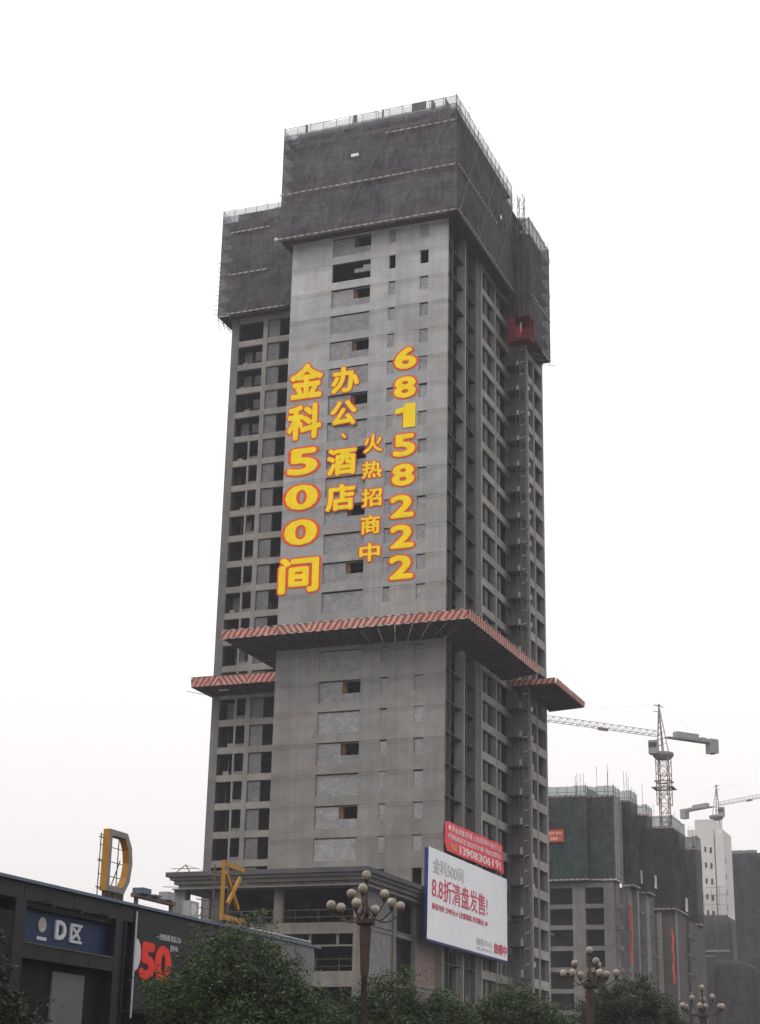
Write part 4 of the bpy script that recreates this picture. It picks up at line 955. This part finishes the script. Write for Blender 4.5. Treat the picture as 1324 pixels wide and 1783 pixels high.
tree(28.6, -51.0, 8, [(0, 0, 7.2, 1.8, 1.35), (-1.5, -.6, 6.5, 1.5, 1.2), (1.6, .6, 6.4, 1.4, 1.2), (2.6, 1.0, 5.6, 1.0, .9), (.2, 0, 5.4, 2.4, 1.1)], 54400, M_LEAF2, 'dark dense tree before the green-netted building', .135)
tree(24.6, -106.6, 7, [(-.6, -.5, 5.4, .8, 1.15), (-.3, -.2, 4.4, .75, .8), (-1.0, -.7, 4.2, 1.0, 1.1), (.55, .6, 3.7, .5, .5)], 15000, M_LEAF2, 'dark tree cut off by the left edge of the photo', .14)
tree(25.5, -62.0, 6, [(0, 0, 5.4, 1.2, .8), (1.2, .4, 5.2, 1.0, .7), (-1.2, -.4, 5.2, 1.0, .7)], 22400, M_LEAF2, 'small dark tree between the billboard tree and the dark dense tree', .13)

# ------------------------------------------------------------------ far netted buildings
def far_block(par, x0, x1, y0, y1, zb, zl, zt, mat, seg_f, seg_s, cols=(), floors=True, lowmat=None):
    """net from zb to zt (a lift line at zl) round the corner of a block; bare floors below"""
    for za, zc, m_ in ((zb, (zb+zl)/2, mat), ((zb+zl)/2, zl, mat), (zl, zt, M_TEALNET)):
        net_face(par, 'x', x0, x1, za, zc, y0, seg_f, -1, m_, 'top' if zc == zt else ''); net_face(par, 'y', y0, y1, za, zc, x1, seg_s, 1, m_, 'top' if zc == zt else '')
    for zz in (zb, zl):
        MB().box(x0, x1+.1, y0-.10, y0-.06, zz-.1, zz+.1).part('toe_board', M_TOE, par); MB().box(x1+.06, x1+.1, y0, y1, zz-.1, zz+.1).part('toe_board', M_TOEY, par)
    tubes(par, 'x', x0, x1-.1, zb, zt, y0+.15, 1.5, 1.8, .04); tubes(par, 'y', y0, y1, zb, zt, x1-.15, 1.5, 1.8, .04)
    MB().box(x0, x1-1.0, y0+1.2, y1, zb+.5, zl+.4).part('inner_body', M_DARKC, par)
    MB().box(x0, x1, y0, y1, zb-.25, zb-.12).part('catch_deck', M_DECK, par)
    for i in range(random.randint(3, 5)):
        x = random.uniform(max(x0, x1-6), x1-.2); y = random.uniform(y0, y1); MB().bar((x, y, zt-1), (x, y, zt+random.uniform(1.6, 3.6)), .035).part('scaffold_pole', M_STEEL, par)
NB = thing('netted_building', (-12, 104, 0), 'green-netted building under construction behind the right side of the tower', 'building', 'netted buildings under construction')
far_block(NB, -28, -12, 99, 107, 33.7, 46.0, 47.5, M_GNET, 4, 2); far_block(NB, -12, -7.9, 99.6, 103, 33.7, 45.9, 47.4, M_GNET, 1, 1)
far_block(NB, -7.9, -6.1, 103, 107, 33.2, 45.6, 47.2, M_GNET2, 1, 1); far_block(NB, -8.5, -5.3, 110, 113.6, 32.9, 44.6, 46.2, M_GNET2, 1, 1)
# bare lower floors of the first block
for a, b in ((-14.6, -12.7), (-9.9, -8.4)): MB().box(a, b, 99.8, 100.6, 0, 33.4).part('column', M_FCOL, NB)
MB().box(-19.5, -18.2, 99.8, 100.6, 0, 33.4).part('column', M_FCOL, NB)
eb = MB().box(-18.2, -14.6, 99.85, 100.3, 29.6, 30.25).part('edge_beam', M_FCOL, NB); eb2 = MB().box(-12.7, -9.9, 99.85, 100.3, 29.6, 30.25).part('edge_beam', M_FCOL, NB)
fl = MB().box(-20, -8.6, 100.6, 107, 29.7, 30.1).part('floor_slab', M_DARKC, NB)
MB().box(-18.2, -14.6, 99.85, 100.3, 32.6, 33.4).part('edge_beam', M_FCOL, NB); MB().box(-12.7, -9.9, 99.85, 100.3, 32.6, 33.4).part('edge_beam', M_FCOL, NB)
for k in range(1, 10):
    for o in (eb, eb2, fl): inst(o, -3.0*k)
MB().box(-20, -8.6, 103.4, 103.6, 0, 33.4).part('rear_wall', M_DARKC, NB)
# side strip of the same building: piers with little balcony ends
for x1, ya, yb, m_ in ((-8.2, 100.6, 103, M_COL), (-7.0, 103.2, 105.6, M_COL), (-6.3, 106.0, 107.2, M_COL), (-6.0, 110.4, 113, M_COL)):
    MB().box(x1-1.5, x1, ya, yb, 0, 33.5 if x1 < -8 else 32.9 if x1 < -6.1 else 32.6).part('pier', m_, NB)
ba = MB().box(-8.2, -5.9, 107.3, 108.6, 29.6, 29.85).part('balcony_slab', M_FCOL, NB); bb_ = MB().box(-8.2, -5.0, 113.2, 114.6, 29.6, 29.9).part('balcony_slab', M_FCOL, NB); bc_ = MB().box(-8.3, -7.5, 100.7, 101.6, 29.6, 30.2).part('balcony_slab', M_FCOL, NB)
for k in range(1, 8):
    for o in (ba, bb_, bc_): inst(o, -3.0*k)
MB().box(-8.2, -7.3, 107.4, 110.4, 0, 33).part('recess_wall', M_DARKC, NB); MB().box(-8.2, -6.4, 113.4, 118, 0, 33).part('recess_wall', M_DARKC, NB)
for y, x in ((107.2, -5.95), (113.0, -5.2), (113.8, -5.2)):
    m_ = MB(); m_.box(x, x+.08, y, y+.08, 34.0, 35.9).box(x, x+.08, y+.62, y+.70, 34.0, 35.9).box(x, x+.08, y+.08, y+.62, 34.0, 34.15); m_.part('platform_gate', M_WHITE, NB)
w = thing('net_banner', (-16.6, 98.7, 39.3), 'small orange red banner on the green net beside the tower', 'banner')
MB().box(-18.0, -15.45, 98.68, 98.72, 39.25, 41.05).part('cloth', M_ORANGE, w)
text_mb('安全生产 百年大计', (-17.7, -15.7, 40.3, 40.75), .01, 'x', 98.67, .02).part('pale_lettering', M_BANTXT, w); text_mb('质量第一', (-17.5, -16.0, 39.5, 40.0), .01, 'x', 98.67, .02).part('pale_lettering', M_BANTXT, w)

NC = thing('netted_building', (-10, 134, 0), 'second netted building in the row, with the tall crane rising from it', 'building', 'netted buildings under construction')
far_block(NC, -12, -5.3, 129, 139, 32.6, 45.6, 47.6, M_GNET3, 2, 2); far_block(NC, -10, -5.3, 149.5, 153, 32.2, 45.0, 47.2, M_GNET2, 1, 1)
MB().box(-14, -5.6, 129.6, 138.5, 0, 32.3).part('lower_body', M_LOWB, NC); MB().box(-14, -5.8, 142, 156, 0, 32).part('lower_body', M_LOWB, NC)
MB().box(-5.58, -5.4, 129.6, 130.4, 0, 32.3).part('pier', M_COL, NC); MB().box(-8.5, -7.7, 129.35, 129.58, 0, 32.3).part('pier', M_COL, NC)
be = MB().box(-5.78, -5.0, 143, 144.4, 29.0, 29.3).part('balcony_slab', M_FCOL, NC); be2 = MB().box(-5.6, -5.0, 137.2, 138.3, 29.0, 29.25).part('balcony_slab', M_FCOL, NC)
for k in range(1, 7): inst(be, -3*k); inst(be2, -3*k)
for y in (136.6, 137.6):
    m_ = MB(); m_.box(-5.25, -5.15, y, y+.09, 33, 35.2).box(-5.25, -5.15, y+.6, y+.69, 33, 35.2).box(-5.25, -5.15, y+.09, y+.6, 33, 33.15); m_.part('platform_gate', M_WHITE, NC)
def strip_banner(x, y, z0, z1, lab):
    mb = MB(); n = 10
    for i in range(n+1):
        t = i/n; zz = z0+(z1-z0)*t; wv = .12*math.sin(i*1.7); mb.v += [(x+wv, y, zz), (x+.36+wv*.6, y+.15*math.sin(i), zz)]
    for i in range(n): mb.f.append((2*i, 2*i+1, 2*i+3, 2*i+2)); mb.m.append(0)
    o = mb.solo('strip_banner', M_ORANGE, (x, y, z0), lab, 'banner', 'orange cloth strips hanging on the netted buildings'); md = o.modifiers.new('thickness', 'SOLIDIFY'); md.thickness = .02
strip_banner(-6.9, 102.9, 22.0, 30.2, 'orange cloth strip hanging on the nearer netted building')
strip_banner(-6.2, 129.3, 21.0, 29.4, 'faded orange cloth strip on the netted building under the crane')

PB = thing('pale_tower', (-22, 250, 0), 'pale rendered apartment tower, its lower half still in scaffold net', 'building')
MB().box(-26.5, -18.4, 250, 262, 0, 64.2).part('main_shaft', M_PALE, PB); MB().box(-24.6, -20.3, 249.4, 261, 0, 66.4).part('lift_core', M_PALE, PB)
MB().box(-26.9, -25.4, 248.6, 249.98, 0, 62.4).part('corner_strip', M_PALE, PB); MB().box(-19.9, -18.0, 249.0, 249.98, 0, 63.2).part('corner_strip', M_PALE, PB)
wn_ = MB().box(-21.35, -20.85, 249.34, 249.46, 58.6, 59.9).part('window', M_FDARK, PB); wn2 = MB().box(-22.6, -22.15, 249.34, 249.46, 58.9, 60.1).part('window', M_FDARK, PB); wn3 = MB().box(-25.35, -24.75, 249.9, 250.02, 57.8, 60.4).part('window', M_FDARK, PB)
wn4 = MB().box(-18.45, -18.3, 252, 253.2, 56.5, 57.8).part('window', M_FDARK, PB)
for k in range(1, 5):
    for o in (wn_, wn2, wn3, wn4): inst(o, -3.6*k)
net_face(PB, 'x', -27.4, -17.6, 0, 44.3, 247.8, 3, -1, M_GNET3, ''); net_face(PB, 'y', 247.8, 258, 0, 44, -17.6, 2, 1, M_GNET3, '')
for zz in (44.3, 46.5, 48.6, 50.4): MB().bar((-26.8, 248.2, zz), (-17.8, 248.2, zz+.3), .06).part('scaffold_pole', M_STEEL, PB)
for x in (-26.6, -24.8, -23, -21.2, -19.4, -17.8): MB().bar((x, 248.2, 44), (x, 248.2, 50.2+random.uniform(-1, 1)), .05).part('scaffold_pole', M_STEEL, PB)
MB().box(-27.4, -17.5, 247.6, 247.78, 36.2, 36.6).part('toe_board', M_COL, PB)
DB = thing('dark_tower', (-18, 300, 0), 'dark netted tower at the far right edge behind the pale one', 'building')
MB().box(-34, -15, 296, 320, 0, 65.0).part('shaft', M_DARKC, DB)
net_face(DB, 'x', -24, -17.5, 0, 65.6, 294.5, 3, -1, M_GNET3, 'top'); net_face(DB, 'x', -17.5, -12, 0, 63.8, 295.4, 2, -1, M_GNET3, 'top'); net_face(DB, 'y', 295, 320, 0, 63.8, -12, 3, 1, M_GNET3, 'top')
for k in range(1, 9, 3): MB().box(-24, -17.4, 294.3, 294.45, 36+k*3.2, 36.25+k*3.2).part('net_seam', M_LOWB, DB); MB().box(-17.3, -11.9, 295.2, 295.35, 35+k*3.2, 35.25+k*3.2).part('net_seam', M_LOWB, DB)
LB = thing('netted_block', (-9, 200, 0), 'low dark netted block at the right edge behind the smallest lamp', 'building')
MB().box(-20, -6.5, 196, 214, 0, 30.0).part('body', M_DARKC, LB); net_face(LB, 'x', -16.5, -11.5, 0, 31.0, 194.8, 2, -1, M_GNET3, 'top'); net_face(LB, 'x', -11.5, -5.5, 0, 29.4, 195.4, 2, -1, M_GNET3, 'top'); net_face(LB, 'y', 195.4, 214, 0, 29.2, -5.5, 3, 1, M_GNET3, 'top')
MB().box(-16.6, -11.4, 194.6, 194.72, 30.6, 30.9).part('toe_board', M_COL, LB)

# ------------------------------------------------------------------ tower cranes
def crane(name_label, base, z0, zs, ztop, jdir, jl, cl, mw, zoff, mats):
    bx, by = base; K = thing('tower_crane', (bx, by, z0), name_label, 'crane', 'tower cranes on the skyline')
    j = Vector((jdir[0], jdir[1], 0)).normalized(); n_ = Vector((-j.y, j.x, 0)); c = Vector((bx, by, 0)); up = Vector((0, 0, 1))
    mb = MB(); lattice(mb, bx, by, z0, zs-.9, mw*.8, 1.7, .10, .06); mb.part('mast', mats[1], K)
    mb = MB(); lattice(mb, bx, by, zs-9.5, zs-1.2, mw*1.15, 2.4, .09, .05); mb.part('climbing_frame', mats[0], K)
    mb = MB()
    for zz, o_ in ((zs-6.6, 1.9), (zs-5.4, 1.5)):
        mb.box(bx-o_, bx+o_, by-o_, by-mw*.6, zz, zz+.12); mb.box(bx-o_, bx+o_, by+mw*.6, by+o_, zz, zz+.12); mb.box(bx-o_, bx-mw*.6, by-mw*.6, by+mw*.6, zz, zz+.12); mb.box(bx+mw*.6, bx+o_, by-mw*.6, by+mw*.6, zz, zz+.12)
    mb.part('work_platform', mats[0], K)
    mb = MB(); mb.lathe(bx, by, [(mw*.7, zs-1.3), (mw*.95, zs-.7), (mw*.95, zs-.2), (mw*.5, zs)], 10); mb.box(bx-1.6, bx+1.6, by-1.3, by+1.3, zs-.55, zs-.4); mb.part('slewing_ring', mats[0], K)
    zj = zs+zoff; ap = c+up*ztop-j*(-.55)
    mb = MB(); 
    for a in (-1, 1):
        p0 = c+j*.7+n_*a*.7+up*zs; p1 = c-j*.7+n_*a*.7+up*zs; mb.bar(p0, ap, .12); mb.bar(p1, ap, .10)
        for s in range(1, 8): mb.bar(p0.lerp(ap, s/8), p1.lerp(ap, (s+.5)/8 if s < 7 else s/8), .05); mb.bar(p0.lerp(ap, s/8), (c+j*.7-n_*a*.7+up*zs).lerp(ap, s/8), .045)
    mb.bar(ap-n_*.3, ap+n_*.3, .15); mb.bar(ap-j*.9+up*-.3, ap+j*1.1+up*-.1, .09); mb.bar(ap+j*.1-up*1.3, ap+j*1.3-up*1.25, .07); mb.part('tower_head', mats[0], K)
    # jib: triangular lattice
    mb = MB(); n = int(jl/1.5); Lp = [c+n_*.6+up*zj+j*(1.0+jl*i/n) for i in range(n+1)]; Rp = [p-n_*1.2 for p in Lp]; Tp = [p-n_*.6+up*.95 for p in Lp]
    for A_ in (Lp, Rp, Tp): mb.bar(A_[0], A_[-1], .055)
    for i in range(n):
        for A_ in (Lp, Rp): mb.bar(A_[i], (Tp[i]+Tp[i+1])/2, .035); mb.bar((Tp[i]+Tp[i+1])/2, A_[i+1], .035)
        mb.bar(Lp[i], Rp[i], .035)
    mb.part('jib', M_CRANE if mats[0] is not M_CRANEG else M_CRANEG, K)
    q = c+up*(zj-.15)+j*(jl*.28); MB().bar(q-j*1.0, q+j*1.0, .3, 4).part('trolley', mats[0], K)
    mb = MB(); mb.bar(c-j*.8+n_*.6+up*zj, c-j*cl+n_*.6+up*zj, .12); mb.bar(c-j*.8-n_*.6+up*zj, c-j*cl-n_*.6+up*zj, .12)
    for i in range(9): t = .8+(cl-.8)*i/8; mb.bar(c-j*t+n_*.6+up*zj, c-j*t-n_*.6+up*zj, .06)
    q0 = c-j*.8+up*(zj); mb.bar(q0, c-j*cl+up*zj, .16); mb.part('counter_jib', mats[0], K)
    def blk(t0, t1, za, zb, w_, nm, m_):
        p = [c-j*t0+n_*w_, c-j*t1+n_*w_, c-j*t1-n_*w_, c-j*t0-n_*w_]; b = MB()
        lo = [(*x[:2], za) for x in p]; hi = [(*x[:2], zb) for x in p]; b.q(*lo[::-1]); b.q(*hi)
        for i in range(4): k2 = (i+1) % 4; b.q(lo[i], lo[k2], hi[k2], hi[i])
        return b.part(nm, m_, K)
    blk(cl*.25, cl*.68, zj+.17, zj+1.25, .65, 'machinery_house', M_CRANEG); blk(cl*.74, cl*.86, zj+.17, zj+.8, .5, 'winch', M_CRANEG); [blk(cl*(.9+.042*q), cl*(.9+.042*q+.036), zj-1.9+.12*(q % 2), zj+.75, .75, 'counterweight_block', M_CRANEG) for q in range(4)]
    cc = c+j*2.0; b = MB(); b.box(cc.x-.8, cc.x+.8, cc.y-.8, cc.y+.8, zs-.6, zs+1.8); cb = b.part('cab', M_CRANEG, K); MB().box(cc.x-.7, cc.x+.7, cc.y-.86, cc.y-.81, zs+.5, zs+1.4).part('cab_window', M_FDARK, cb)
    mb = MB(); mb.bar(ap, c+j*(1+jl*.62)+up*(zj+.95), .012); mb.bar(ap, c+j*(1+jl*.3)+up*(zj+.95), .012); mb.bar(ap, c-j*cl*.95+up*zj, .012); mb.part('pendant_lines', mats[0], K)
crane('tall red and grey tower crane, its jib running left behind the tower', (-10.8, 150), 30, 62.4, 70.9, (-17.0, -19.3), 46, 11.3, 2.0, 2.75, (M_CRANE, M_CRANER))
crane('smaller distant tower crane above the pale tower', (-29.6, 306.5), 20, 76.8, 84.7, (13.1, -9.6), 45, 12.5, 2.0, 2.4, (M_CRANE, M_CRANE))

# ------------------------------------------------------------------ haze
m = bpy.data.materials.new('haze'); m.use_nodes = True; t = m.node_tree; t.nodes.clear()
o_ = t.nodes.new('ShaderNodeOutputMaterial'); v = t.nodes.new('ShaderNodeVolumePrincipled'); v.inputs['Density'].default_value = .00027; v.inputs['Color'].default_value = (.95, .93, 1, 1); v.inputs['Anisotropy'].default_value = .1
t.links.new(v.outputs[0], o_.inputs['Volume'])
MB().box(-1600, 1600, -1600, 1600, -1.0, 112).solo('haze', m, (0, 0, -1), kind='stuff')
for o in list(bpy.data.meshes):
    if o.users == 0: bpy.data.meshes.remove(o)
